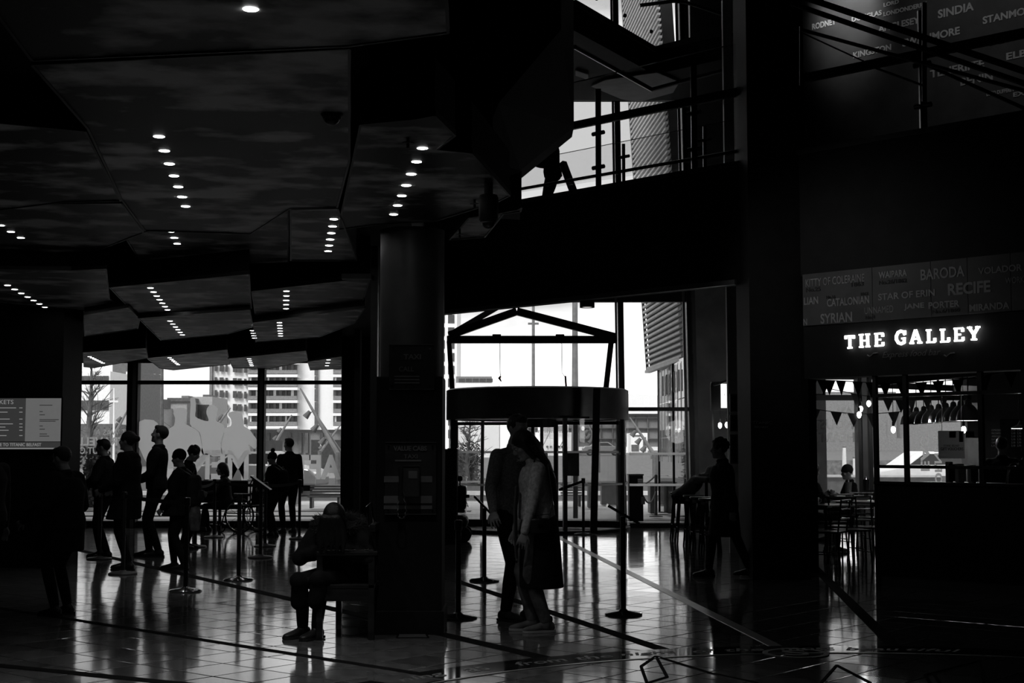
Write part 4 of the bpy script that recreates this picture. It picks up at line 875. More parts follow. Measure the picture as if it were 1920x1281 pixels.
def mast(x0, y0, x1, y1, Y, label, w=.11):
    a, b = P(x0, y0, Y), P(x1, y1, Y); t = thing('tilted_light_mast', label, 'light mast', b * Vector((1, 1, 0)))
    MB().tube([Vector((b.x, b.y, 0)), b + UP * .1], w * 1.2, 8).build('foot_post', M['dgrey'], t)
    MB().tube([a, b], [w * .3, w], 8).build('mast', M['grey'], t); MB().tube([a.lerp(b, .3), Vector((b.x + .1 * (b.x - a.x), b.y + .5, b.z))], w * .35, 6).build('stay', M['grey'], t)
    for f in (.35, .55, .75):
        c = a.lerp(b, f) + Vector((-.25, 0, -.1)); MB().tube([a.lerp(b, f), c], .02, 5).build('bracket', M['grey'], t); MB().tube([c + Vector((-.1, 0, -.15)), c + Vector((.1, 0, .1))], [.14, .08], 10).build('floodlight', M['dgrey'], t)
mast(563, 728, 634, 853, 60, 'long tilted floodlight mast leaning left across the white tower'); mast(547, 778, 505, 850, 90, 'short tilted mast left of the long one', .14); mast(640, 795, 600, 848, 90, 'tilted mast crossing the dark hoarding', .12)
mast(243, 762, 212, 820, 80, 'pair of tilted poles in front of the brick tower', .12); mast(1181, 783, 1228, 855, 70, 'tilted pale mast in front of the arched hall'); mast(1100, 793, 1122, 832, 80, 'small tilted mast seen through the revolving door', .08)
mast(432, 765, 405, 800, 80, 'tilted mast behind the white figure decals', .12)
for x, Y in ((1583, 45), (1602, 45)):
    t = thing('white_bollard_post', 'white tapering post on the lawn, %s' % ('taller one behind the seated cafe guest' if x < 1590 else 'shorter one nearer the double mullion'), 'post', P(x, 895, Y))
    MB().tube([P(x, 900, Y) * Vector((1, 1, 0)), P(x, 838 if x < 1590 else 858, Y)], [.10 if x < 1590 else .05, .05], 10).build('post', M['white'], t); MB().ball(P(x, 838 if x < 1590 else 858, Y), .06).build('cap', M['grey'], t)
# planting
def bare_tree(x, y0, y1, Y, label, sc=1):
    random.seed(x); a = P(x, y1, Y); a.z = 0; b = P(x + 3, y0, Y); t = thing('bare_tree', label, 'tree', a)
    MB().tube([a, a.lerp(b, .35) + Vector((-.1, 0, 0)), a.lerp(b, .7), b], [.16 * sc, .13 * sc, .08 * sc, .02], 8).build('trunk', M['bark'], t)
    q = MB()
    for k in range(34):
        f = random.uniform(.25, .95); s = a.lerp(b, f); d = Vector((random.uniform(-1, 1), random.uniform(-.6, .6), random.uniform(.1, .8))) * sc * 1.6 * (1.2 - f)
        e = s + d; q.tube([s, s + d * .5 + UP * .05, e], [.04 * sc, .025 * sc, .01], 5)
        for j in range(3): q.tube([s + d * .6, e + Vector((random.uniform(-.4, .4), 0, random.uniform(-.1, .5))) * sc], [.015, .006], 4)
    q.build('branches', M['bark'], t)
bare_tree(169, 660, 872, 60, 'bare young tree in the left window pane'); bare_tree(878, 790, 900, 60, 'bare tree seen through the left of the revolving door', .7); bare_tree(330, 795, 850, 90, 'small bare tree before the pale flat-roofed block', .9)
def shrub(x0, x1, y0, y1, Y, label, m_='hedge'):
    random.seed(int(x0)); A = P(x0, y1, Y); A.z = 0; B = P(x1, y0, Y); t = thing('hedge', label, 'hedge', ((A.x + B.x) / 2, Y, A.z)); q = MB()
    for k in range(900):
        c = Vector((random.uniform(A.x, B.x), Y + random.uniform(0, .9), A.z + (B.z - A.z) * random.random() ** .8)); s = random.uniform(.03, .08)
        d1 = Vector((random.uniform(-1, 1), random.uniform(-1, 1), random.uniform(-1, 1))).normalized() * s; d2 = d1.cross(Vector((random.random(), random.random(), random.random() - .5))).normalized() * s * .6
        q.add([c - d1, c + d2, c + d1, c - d2], [(0, 1, 2, 3)])
    o = q.build('leaves', M[m_], t); o['kind'] = 'stuff'
    MB().box(A.x + .1, B.x - .1, Y + .3, Y + .6, A.z, A.z + (B.z - A.z) * .8).build('core', M['bark'], t)
shrub(146, 190, 838, 912, 36, 'tall dark hedge outside the left window pane'); shrub(852, 900, 830, 905, 60, 'hedge seen through the left of the revolving door')
shrub(150, 245, 800, 846, 100, 'clipped hedge under the white block')
# street furniture
def crate(x0, x1, y0, y1, Y, label, m_='grey', name='planter_box', cat='planter'):
    A = P(x0, y1, Y); A.z = 0; B = P(x1, y0, Y); t = thing(name, label, cat, ((A.x + B.x) / 2, Y, A.z)); MB().box(A.x, B.x, Y, Y + .6, A.z, B.z).build('box', M[m_], t, bevel=.02); MB().box(A.x - .02, B.x + .02, Y - .02, Y + .62, B.z - .03, B.z).build('rim', M[m_], t); return t
crate(540, 556, 907, 933, 38, 'pale square planter beside the parked car'); crate(1103, 1121, 904, 930, 36, 'grey planter box seen through the revolving door'); crate(1219, 1233, 908, 928, 33, 'dark grey planter box by the rope posts', 'dgrey'); crate(1128, 1158, 904, 932, 38, 'long dark planter behind the drum glass', 'dgrey')
crate(860, 874, 895, 985 - 40, 33, 'tall white notice box behind the left door wing', 'white')
def bench_out(x0, x1, y0, y1, Y, label):
    A = P(x0, y1, Y); A.z = 0; B = P(x1, y0, Y); t = thing('street_bench', label, 'bench', ((A.x + B.x) / 2, Y, A.z)); h = B.z - A.z
    for k in range(4): MB().box(A.x, B.x, Y + .35 + k * .015, Y + .39 + k * .015, A.z + h * (.55 + .12 * k), A.z + h * (.63 + .12 * k)).build('back_slat', M['grey'], t)
    for k in range(4): MB().box(A.x, B.x, Y - .05 + k * .1, Y + .03 + k * .1, A.z + h * .48, A.z + h * .53).build('seat_slat', M['grey'], t)
    for x in (A.x + .05, B.x - .1): MB().box(x, x + .06, Y - .02, Y + .38, A.z, A.z + h * .5).build('leg', M['dgrey'], t)
bench_out(577, 640, 911, 938, 36, 'slatted street bench behind the bowed woman'); bench_out(1052, 1092, 908, 932, 37, 'slatted street bench seen through the revolving door')
# litter kiosk
A, B = P(1180, 986, 29.5), P(1206, 892, 29.5); t = thing('litter_bin', 'tall black litter bin with white panel outside the right glass', 'litter bin', (A.x, 29.5, 0))
MB().box(A.x, B.x, 29.5, 29.9, 0, B.z).build('body', M['black'], t, bevel=.01); MB().box(A.x - .01, B.x + .01, 29.48, 29.92, B.z, B.z + .03).build('lid', M['dgrey'], t)
MB().box(P(1190, 0, 29.48).x, P(1199, 0, 29.48).x, 29.485, 29.497, P(0, 908, 29.48).z, P(0, 898, 29.48).z).build('label_panel', M['white'], t); MB().box(P(1196, 0, 29.48).x, P(1203, 0, 29.48).x, 29.485, 29.497, P(0, 946, 29.48).z, P(0, 932, 29.48).z).build('emblem', M['grey'], t)
for k in range(2): MB().box(P(1190, 0, 29.48).x, P(1199, 0, 29.48).x, 29.48, 29.485, P(0, 902 + 3 * k, 29.48).z, P(0, 901 + 3 * k, 29.48).z).build('label_line', M['ink'], t)
# rope posts
rp = []
for x, y0, y1, Y in ((1230, 891, 968, 31.5), (1246, 892, 960, 33.5), (1251, 892, 958, 34.5)):
    A, B = P(x, y1, Y), P(x, y0, Y); t = thing('rope_post', 'slim dark rope post outside, %s' % ('nearest the litter bin' if x == 1230 else 'middle one behind the glass' if x == 1246 else 'rightmost behind the glass'), 'post', A)
    A.z = 0; MB().tube([A, B], .035, 8).build('post', M['dgrey'], t); MB().lathe(A, [(.15, 0), (.15, .02), (.03, .04)], 16).build('base', M['dgrey'], t); rp.append(B)
def rope(a, b, sag, label, m_='grey', r=.018, name='barrier_rope', cat='rope'):
    pts = [Vector(a).lerp(Vector(b), k / 10) - UP * sag * 4 * (k / 10) * (1 - k / 10) for k in range(11)]
    return tag(MB().tube(pts, r, 6).build(name, M[m_], None), label, cat)
rope(rp[0], P(1160, 889, 33), .25, 'pale rope hanging left of the nearest rope post'); rope(rp[0] - UP * .35, P(1206, 930, 30) , .2, 'dark rope looping down to the litter bin', 'dgrey')
# cars
def car(p, ang, label, m_, sc=1.0):
    t = thing('parked_car', label, 'car', p); Mx = Matrix.Translation(p) @ Matrix.Rotation(ang, 4, 'Z') @ Matrix.Scale(sc, 4)
    pr = [(-2.1, .3), (-2.15, .75), (-1.95, .95), (-1.3, 1.02), (-.75, 1.38), (.55, 1.42), (1.15, .98), (1.9, .84), (2.12, .62), (2.12, .3)]
    q = MB(); q.prism([(x, -.86, z) for x, z in pr], (0, 1.72, 0)); q.v = [tuple(Mx @ Vector((v[0], v[1] * (1 if v[2] < 1.05 else .82), v[2]))) for v in q.v]; q.build('body', M[m_], t, bevel=.06)
    for s in (-1, 1):
        MB().add(*[(lambda a: (a.v, a.f))(MB().prism([(-1.2, s * .87, 1.0), (-.72, s * .76, 1.32), (.48, s * .76, 1.34), (1.0, s * .87, 1.0)], (0, -s * .02, 0)))][0], M=Mx).build('side_window', M['cargl'], t)
        for x in (-1.35, 1.3):
            o = MB().lathe((0, 0, 0), [(.001, -.1), (.22, -.1), (.33, -.09), (.33, .09), (.001, .09)], 20); o.v = [tuple(Mx @ (Matrix.Rotation(math.pi / 2, 3, 'X') @ Vector(v) + Vector((x, s * .8, .32)))) for v in o.v]; w = o.build('wheel', M['rubber'], t)
            o = MB().lathe((0, 0, 0), [(.001, -.12), (.19, -.11), (.2, -.1)], 14); o.v = [tuple(Mx @ (Matrix.Rotation(math.pi / 2 * s, 3, 'X') @ Vector((v[0], v[1], v[2])) + Vector((x, s * .8, .32)))) for v in o.v]; o.build('hub_cap', M['grey'], w)
        MB().ball((0, 0, 0), (.14, .1, .07)).build('x', None) if False else None
        o = MB().ball((0, 0, 0), (.16, .1, .07), 10, 6); o.v = [tuple(Mx @ (Vector(v) + Vector((2.0, s * .62, .68)))) for v in o.v]; o.build('headlamp', M['white'], t)
car(Vector((P(612, 0, 47).x - 2.1, 47.5, 0)), math.radians(-8), 'grey saloon car driving past the right window pane', 'car'); car(P(1745, 895, 45) * Vector((1, 1, 0)), math.radians(185), 'pale car beyond the cafe window', 'white')
car(P(410, 880, 85) * Vector((1, 1, 0)), 0.1, 'small dark car behind the figure decals', 'dgrey'); car(P(1130, 865, 150) * Vector((1, 1, 0)) + UP * .8, 0, 'distant car by the sheds behind the lawn', 'car')
struct(MB().box(P(1500, 0, 40).x, P(1800, 0, 40).x, 40, 40.3, 0, P(0, 893, 40).z).build('ground_low_wall', M['grey'])); MB().box(P(1500, 0, 39.9).x, P(1745, 0, 39.9).x, 39.9, 40.35, P(0, 895, 40).z, P(0, 891, 40).z).build('ground_wall_cap', M['offwhite'])['kind'] = 'structure'
building('pale panelled block beyond the cafe window', (1500, 1680, 735, 822), 'grey', 200, 8, [(1640, 1662, 790, 850)], 'grey', [('lower_storey', 'grey', (1500, 1900, 822, 848), -1), ('side_block', 'grey', (1680, 1900, 750, 848), 2)])
struct(MB().box(P(1400, 0, 75).x, P(1900, 0, 75).x, 75, 130, 0, P(0, 858, 100).z).build('ground_cafe_lawn', M['grass']))
# ---- decals on the left window ----------------------------------------------
def decal(label, pts, Y=YG - .012):
    n = len(pts); sm = []
    for i in range(n):
        p0, p1, p2, p3 = (Vector(pts[(i + k - 1) % n]) for k in range(4))
        sm += [p1, (p1 + p2) * .5625 - (p0 + p3) * .0625]
    w = [P(x, y, Y) for x, y in sm]; t = tag(MB().prism(w, (0, .003, 0)).build('window_figure', M['vinyl']), label, 'window decal'); return t
decal('broad white capped-man silhouette on the middle glass', [(262, 942 - 100), (255, 830), (252, 812), (262, 790), (280, 787), (295, 793), (303, 818), (309, 812), (318, 803), (326, 798), (328, 784), (325, 776), (327, 768), (335, 765), (347, 766), (351, 773), (349, 783), (347, 791), (348, 795), (362, 803), (373, 811), (377, 828), (379, 840), (382, 852), (378, 855), (361, 874), (352, 878), (340, 875), (310, 880), (280, 876)])
decal('white waving-man silhouette with one raised arm on the middle glass', [(356, 795), (357, 760), (357, 746), (366, 748), (367, 770), (366, 781), (377, 787), (390, 790), (390, 784), (387, 776), (388, 766), (395, 759), (403, 760), (408, 766), (407, 776), (405, 786), (406, 790), (418, 796), (421, 803), (418, 816), (413, 832), (416, 852), (380, 852), (379, 838), (377, 823), (374, 811), (364, 803)])
decal('white bearded-man silhouette nearest the right mullion', [(416, 830), (420, 815), (421, 803), (432, 800), (434, 792), (432, 784), (428, 779), (430, 774), (440, 771), (450, 772), (455, 780), (455, 790), (457, 799), (468, 806), (475, 816), (481, 824), (482, 838), (476, 842), (466, 834), (471, 852), (463, 853), (449, 878), (436, 853), (416, 852)])
decal('white triangular flag shape under the capped man', [(361, 874), (378, 856), (382, 852), (390, 852), (375, 872), (360, 882)])
decal('white block fragment low on the middle glass', [(452, 892), (455, 885), (463, 885), (464, 905), (466, 923), (455, 922)])
win_text('MEN', 410, 872, 112, 54, w1, bold=.03); win_text('AFTER', 566, 876, 146, 46, w1, bold=.04)
win_text('IT WAS A', 209, 811, 60, 11, w1, bold=.0); win_text('TRAVELL', 190, 828, 90, 16, w1); win_text('OUT O', 172, 845, 48, 13, w1, bold=.02)
MB().box(pxx(352), pxx(483), YG - .02, YG - .01, pz(902.5), pz(901)).build('manifestation_line', M['frame'], w1)
# ================================================================= PEOPLE
def V(*a): return Vector(a)
class Blob(MB):
    def loft(s, secs, n=16):           # secs: (centre, side vector, front vector) closed tube
        b = len(s.v); m = len(secs)
        for c, a, f in secs:
            for k in range(n):
                an = 2 * math.pi * k / n; s.v.append(tuple(c + a * math.cos(an) + f * math.sin(an)))
        for i in range(m - 1):
            for k in range(n):
                k2 = (k + 1) % n; s.f.append([b + i * n + k, b + i * n + k2, b + (i + 1) * n + k2, b + (i + 1) * n + k])
        s.f.append([b + k for k in range(n)][::-1]); s.f.append([b + (m - 1) * n + k for k in range(n)]); return s
    def limb(s, pts, rs, n=12):
        s.tube(pts, rs, n)
        for p, r in zip(pts, rs): s.ball(p, r, n, 8)
        return s
    def skin(s, name, m, parent, voxel, smooth=2, stuff=False):
        me = bpy.data.meshes.new(name); me.from_pydata(s.v, [], s.f); me.update()
        o = bpy.data.objects.new(name, me); r = o.modifiers.new('r', 'REMESH'); r.mode = 'VOXEL'; r.voxel_size = voxel; r.adaptivity = 0
        k = o.modifiers.new('s', 'SMOOTH'); k.factor = .5; k.iterations = smooth
        me2 = evaluate(o); me2.name = name; me2.materials.clear(); me2.materials.append(m); me2.shade_smooth()
        o = bpy.data.objects.new(name, me2); COL.objects.link(o)
        if parent: o.parent = parent; o.matrix_parent_inverse = parent_world(parent).inverted()
        return o
def ik(a, c, l1, l2, pole):
    a, c, pole = V(*a), V(*c), V(*pole); d = c - a; L_ = d.length
    if L_ > (l1 + l2) * .999: d = d * ((l1 + l2) * .999 / L_); c = a + d; L_ = d.length
    u = d.normalized(); x = (l1 * l1 - l2 * l2 + L_ * L_) / (2 * L_); h = math.sqrt(max(0, l1 * l1 - x * x))
    q = (pole - u * pole.dot(u)).normalized(); return a + u * x + q * h, c
def hand(bl, w, d, n, side, curl, sc):
    """w wrist, d direction of the palm, n back-of-hand normal; fingers curl away from n"""
    d = d.normalized(); n = (n - d * n.dot(d)).normalized(); s = d.cross(n) * side          # s points to the thumb side
    k = sc
    bl.loft([(w, s * .024 * k, n * .017 * k), (w + d * .03 * k, s * .034 * k, n * .016 * k), (w + d * .07 * k, s * .042 * k, n * .014 * k), (w + d * .09 * k, s * .040 * k, n * .010 * k)])
    for i, (o, L_) in enumerate(((.035, .068), (.0118, .076), (-.0118, .070), (-.035, .055))):
        p = w + d * .082 * k + s * o * k; dd = d + s * o * 3.0; dd.normalize(); pts = [p - dd * .02 * k, p]
        a = 0
        for seg in (.44, .32, .24):
            a += curl * (.75 + .1 * i); v = dd * math.cos(a) - n * math.sin(a); p = p + v * L_ * seg * k; pts.append(p)
        bl.limb(pts, [.0085 * k, .0085 * k, .0083 * k, .0077 * k, .0066 * k], 8)
    p = w + d * .025 * k + s * .028 * k; v1 = (d * .7 + s * .7 - n * .3).normalized(); v2 = (d * .9 + s * .25 - n * (.3 + curl * .5)).normalized()
    bl.limb([w + d * .012 * k + s * .012 * k, p, p + v1 * .038 * k, p + v1 * .038 * k + v2 * .034 * k], [.014 * k, .013 * k, .0105 * k, .008 * k], 8)
def person(label, pos, head_deg, H=1.75, lean=0.0, side=0.0, pelvis=(0, 0, .93), feet=((.10, 0), (-.10, 0)), footz=(.09, .09), hands=((.27, .05, .82), (-.27, .05, .82)), elbows=((.5, -1, -.2), (-.5, -1, -.2)),
           knees=((.1, 1, .1), (-.1, 1, .1)), head=0.0, yaw=0.0, twist=0.0, fat=1.0, vox=.013, top='cloth', legs='cloth', shoe='shoe', hair='short', hairmat='hair', coat=0.0, sleeves=True, curl=.45, palm=None, name='person',
           topname='jacket', group=None, bagless=True, toes=None, loose=1.0, kneehem=None, puff=0.0):
    s = H / 1.75; h = math.radians(head_deg); fw = V(math.cos(h), math.sin(h), 0); rt = V(math.sin(h), -math.cos(h), 0); o = Vector(pos)
    W = lambda x, y, z: o + (rt * x + fw * y + UP * z) * s
    D_ = lambda x, y, z: rt * x + fw * y + UP * z
    t = thing(name, label, 'person', o, group)
    la = math.radians(lean); sd = math.radians(side); u = D_(math.sin(sd), math.sin(la) * math.cos(sd), math.cos(la) * math.cos(sd)).normalized()
    f0 = D_(0, math.cos(la), -math.sin(la)); tw = math.radians(twist); r0 = rt
    f1 = f0 * math.cos(tw) + rt * math.sin(tw); r1 = rt * math.cos(tw) - f0 * math.sin(tw)
    Pv = W(*pelvis); sp = lambda k, fo=0: Pv + u * k * s + f0 * fo * s
    sh = [sp(.448) + r1 * .172 * s * q - f1 * .01 * s for q in (1, -1)]; nb = sp(.53, -.005)
    hp = math.radians(head) ; hy = math.radians(yaw)
    hu = D_(0, math.sin(hp), math.cos(hp)); hf = D_(0, math.cos(hp), -math.sin(hp)); hf2 = hf * math.cos(hy) + rt * math.sin(hy); hr = hf2.cross(hu)
    hc = nb + (u * .45 + hu * .55).normalized() * .052 * s + hu * .105 * s + hf2 * .022 * s
    arms = []; lg = []
    for i in range(2):
        wr = W(*hands[i]); el, wr = ik(sh[i], wr, .29 * s, .255 * s, D_(*elbows[i])); arms.append((sh[i], el, wr))
        hj = Pv + r0 * .085 * s * (1, -1)[i] - UP * .02 * s; an = W(feet[i][0], feet[i][1], footz[i]); kn, an = ik(hj, an, .43 * s, .42 * s, D_(*knees[i])); lg.append((hj, kn, an))
    tors = [(-.09, .12, .095, 0), (-.04, .155, .115, -.01), (.05, .158, .115, 0), (.14, .14, .10, .005), (.26, .150, .108, .01), (.36, .165, .112, .008), (.43, .158, .10, 0), (.475, .115, .08, -.005), (.52, .06, .058, -.005), (.56, .05, .055, 0)]
    def torso(b, off, lo=-1, hi=.5, flare=0):
        ss = [(k, w, d, fo, fat if k < .4 else 1 + (fat - 1) * .35) for k, w, d, fo in tors if lo <= k <= hi]
        b.loft([(sp(k, fo), (r0 if k < .1 else r1) * (w * ft_ + off) * s, (f0 if k < .1 else f1) * (d * ft_ + off) * s) for k, w, d, fo, ft_ in ss], 22)
    # body: one continuous surface
    b = Blob(); torso(b, -.006, hi=.6)
    b.limb([sp(.49), nb + u * .03 * s, hc - hu * .07 * s], [.062 * s, .056 * s, .056 * s])
    HD = [(-.118, .026, .024, .058), (-.105, .038, .040, .044), (-.085, .050, .056, .026), (-.06, .059, .074, .012), (-.02, .068, .090, .0), (.02, .073, .095, -.004), (.055, .072, .094, -.008), (.085, .060, .080, -.012), (.108, .036, .05, -.014), (.117, .012, .02, -.014)]
    hh = lambda x, y, z: hc + (hr * x + hf2 * y + hu * z) * s
    b.loft([(hh(0, fo, z), hr * w * s, hf2 * d * s) for z, w, d, fo in HD], 20)
    Rm = Matrix((hr, hf2, hu)).transposed()
    for c, r in (((0, .098, -.022), (.011, .020, .024)), ((0, .094, -.036), (.017, .014, .010)), ((0, .082, .022), (.05, .014, .010)), ((.074, -.002, -.008), (.009, .020, .032)), ((-.074, -.002, -.008), (.009, .020, .032)), ((0, .088, -.062), (.024, .010, .0055)), ((0, .087, -.073), (.02, .010, .006)), ((0, .080, -.10), (.022, .016, .014)), ((.045, .062, -.03), (.02, .02, .02)), ((-.045, .062, -.03), (.02, .02, .02))):
        b.ball(hh(*c), [q * s for q in r], 12, 8, M=Rm)
    hn = []
    for i, (a0, e0, w0) in enumerate(arms):
        b.limb([a0, a0.lerp(e0, .4), e0, e0.lerp(w0, .35), w0], [.052 * s, .046 * s, .037 * s, .038 * s, .026 * s])
        d = (w0 - e0).normalized(); pn = D_(*palm[i]) if palm and palm[i] else (rt * (1, -1)[i] + fw * .2)
        hand(b, w0, d if not (palm and len(palm) > 2) else (d * .5 + D_(*palm[2 + i])).normalized(), pn, (1, -1)[i] * (1 if True else -1), curl, s); hn.append(w0 + d * .08 * s)
    for i, (a0, k0, n0) in enumerate(lg):
        b.limb([a0, a0.lerp(k0, .5), k0, k0.lerp(n0, .35), n0], [.085 * fat * s, .070 * fat * s, .050 * s, .052 * s, .036 * s])
        fd = fw if not toes else (fw * math.cos(math.radians(toes[i])) + rt * math.sin(math.radians(toes[i]))); 
        b.limb([n0 - UP * .02 * s, n0 + fd * .05 * s - UP * .05 * s, n0 + fd * .14 * s - UP * .062 * s], [.035 * s, .032 * s, .022 * s])
    b.skin('body', M['skin'], t, .0055 if vox < .012 else .010)
    if vox < .012:
        for q in (1, -1): MB().ball(hh(.031 * q, .083, .0), [.011 * s] * 3, 12, 8).build('eye', M['eye'], t, smooth=True)
    # clothes
    L2 = Blob()
    torso(L2, .006, hi=.15)
    for a0, k0, n0 in lg: L2.limb([a0, a0.lerp(k0, .5), k0, k0.lerp(n0, .4), n0 + (k0 - n0).normalized() * .015], [.100 * fat * s, .083 * fat * loose * s, .064 * loose * s, .062 * loose * s, .050 * loose * s])
    L2.skin('trousers', M[legs], t, vox)
    J = Blob(); torso(J, .018 + puff, lo=-.05 if coat == 0 else -.1, hi=.5)
    J.limb([sh[0], sp(.47), sh[1]], [.058 * s + puff * .7, .072 * s, .058 * s + puff * .7])
    J.limb([sp(.46, -.01), sp(.52, -.012)], [.085 * s, .066 * s])
    if top != 'sweater': J.limb([sp(.53, -.008) + r1 * math.cos(q * .6283) * .062 * s + f1 * math.sin(q * .6283) * .062 * s for q in range(11)], [.022 * s] * 11, 8)
    for a0, e0, w0 in arms:
        J.limb([a0, a0.lerp(e0, .5), e0, e0.lerp(w0, .5), w0 - (w0 - e0).normalized() * .008], [.068 * s + puff, .062 * s + puff, .052 * s + puff, .046 * s + puff, .036 * s + puff * .6])
    if coat:
        zb_ = Pv.z - coat * s; c0 = sp(0); ft = (lg[0][1] + lg[1][1]) / 2
        secs = []
        for k in range(6):
            f = k / 5; c = c0.lerp(Vector((c0.x * .5 + ft.x * .5, c0.y * .5 + ft.y * .5, zb_)), f); secs.append((c, r0 * (.185 + .03 * f) * fat * s, fw * (.145 + .035 * f) * fat * s))
        J.loft(secs, 22)
    J.skin(topname, M[top], t, vox)
    if kneehem:                                   # tails of a long coat over a seated lap
        K = Blob()
        for a0, k0, n0 in lg: K.limb([a0, a0.lerp(k0, .5), k0 + (k0 - a0).normalized() * .04, k0.lerp(n0, .45) + fw * .03 + rt * .02], [.125 * s, .10 * s, .078 * s, .072 * s])
        K.limb([lg[0][1].lerp(lg[0][0], .3), lg[1][1].lerp(lg[1][0], .3)], [.085 * s, .085 * s]); K.skin('coat_tails', M[top], t, vox)
    for i, (a0, k0, n0) in enumerate(lg):
        fd = fw if not toes else (fw * math.cos(math.radians(toes[i])) + rt * math.sin(math.radians(toes[i]))); sdv = fd.cross(UP)
        g = n0 - UP * .09 * s
        if footz[i] > .12: g = n0 - UP * .09 * s
        S_ = Blob(); S_.loft([(g - fd * .072 * s + UP * .045 * s, sdv * .028 * s, UP * .035 * s), (g - fd * .05 * s + UP * .048 * s, sdv * .036 * s, UP * .044 * s), (g + fd * .05 * s + UP * .045 * s, sdv * .040 * s, UP * .040 * s), (g + fd * .13 * s + UP * .034 * s, sdv * .046 * s, UP * .028 * s), (g + fd * .185 * s + UP * .028 * s, sdv * .036 * s, UP * .020 * s), (g + fd * .205 * s + UP * .025 * s, sdv * .016 * s, UP * .012 * s)], 14)
        S_.limb([n0 - UP * .035 * s, n0 + UP * .01 * s], [.050 * s, .046 * s]); o_ = S_.skin('shoe', M[shoe], t, .008 if vox < .012 else .012)
        q = MB(); q.loft = None
        ol = [(-.08, .02), (-.075, .034), (-.03, .040), (.04, .040), (.12, .048), (.17, .042), (.205, .018)]
        MB().prism([g + fd * x * s + sdv * w * s + UP * .002 for x, w in ol] + [g + fd * x * s - sdv * w * s + UP * .002 for x, w in ol[::-1]], UP * .02 * s).build('sole', M['sole' if shoe == 'denim' else 'rubber'], o_)
    Hh_ = Blob()
    cap = lambda k=1.0: Hh_.ball(hh(0, -.017, .030), [.080 * s * k, .100 * s * k, .096 * s * k], 18, 12, M=Rm)
    if hair in ('short', 'bun', 'long', 'curly', 'bob'): cap(1.0 if hair == 'short' else 1.06)
    if hair == 'short': Hh_.ball(hh(0, .045, .085), [.055 * s, .045 * s, .035 * s], 12, 8, M=Rm)
    if hair == 'bun': Hh_.ball(hh(0, -.125, .03), [.042 * s] * 3, 12, 8)
    if hair in ('long', 'bob'):
        for q in (1, -1): Hh_.limb([hh(.062 * q, .01, .03), hh(.072 * q, .012, -.05), hh(.078 * q, .0, -.13 if hair == 'long' else -.09)], [.028 * s, .026 * s, .022 * s])
        Hh_.limb([hh(0, -.05, .02), hh(0, -.075, -.08), hh(0, -.085, -.12)], [.08 * s, .07 * s, .055 * s])
    if hair == 'long':
        nn = -f1; bk = [hh(0, -.06, -.05), sp(.50, 0) + nn * .10 * s, sp(.36, 0) + nn * .155 * s, sp(.22, 0) + nn * .17 * s, sp(.12, 0) + nn * .165 * s]
        Hh_.loft([(c, r1 * w * s, f1 * d * s) for c, w, d in zip(bk, (.085, .10, .10, .08, .03), (.07, .05, .03, .022, .01))], 16)
    if hair == 'bob': Hh_.ball(hh(0, -.03, -.02), [.095 * s, .10 * s, .09 * s], 14, 10, M=Rm)
    if hair == 'curly':
        random.seed(3)
        for k in range(40):
            a_, e_ = random.uniform(0, 6.28), random.uniform(-.3, 1.5); v_ = V(math.cos(a_) * math.cos(e_), math.sin(a_) * math.cos(e_), math.sin(e_))
            if v_.y > .55 and v_.z < .5: continue
            Hh_.ball(hh(v_.x * .088, v_.y * .10 - .02, v_.z * .10 + .03), [.026 * s] * 3, 8, 6)
    if hair in ('hat', 'bobble'):
        Hh_.ball(hh(0, -.015, .045), [.088 * s, .106 * s, .100 * s], 18, 12, M=Rm); Hh_.loft([(hh(0, -.006, .01), hr * .086 * s, hf2 * .104 * s), (hh(0, -.008, .05), hr * .09 * s, hf2 * .108 * s)], 20)
    if hair == 'hood':
        Hh_.ball(hh(0, -.03, .02), [.105 * s, .12 * s, .125 * s], 18, 12, M=Rm)
    ho = Hh_.skin('hood' if hair == 'hood' else 'hat' if hair in ('hat', 'bobble') else 'hair', M[hairmat], t, min(vox, .009))
    if hair == 'bobble':
        q = MB(); random.seed(5); cb = hh(0, -.05, .165)
        for k in range(160):
            v_ = V(random.gauss(0, 1), random.gauss(0, 1), random.gauss(0, 1)).normalized(); q.tube([cb + v_ * .01, cb + v_ * .05 * s], [.006, .002], 3, caps=False)
        tag(q.build('pompom', M[hairmat], ho), None, kind='stuff')
    return dict(t=t, s=s, hh=hh, sp=sp, arms=arms, legs=lg, f1=f1, r1=r1, fw=fw, rt=rt, u=u, hn=hn, W=W, hr=hr, hf=hf2, hu=hu, sh=sh)
def strap(label, pts, r=.008, m='leather', parent=None, name='strap'): return MB().tube(pts, r, 6).build(name, M[m], parent)
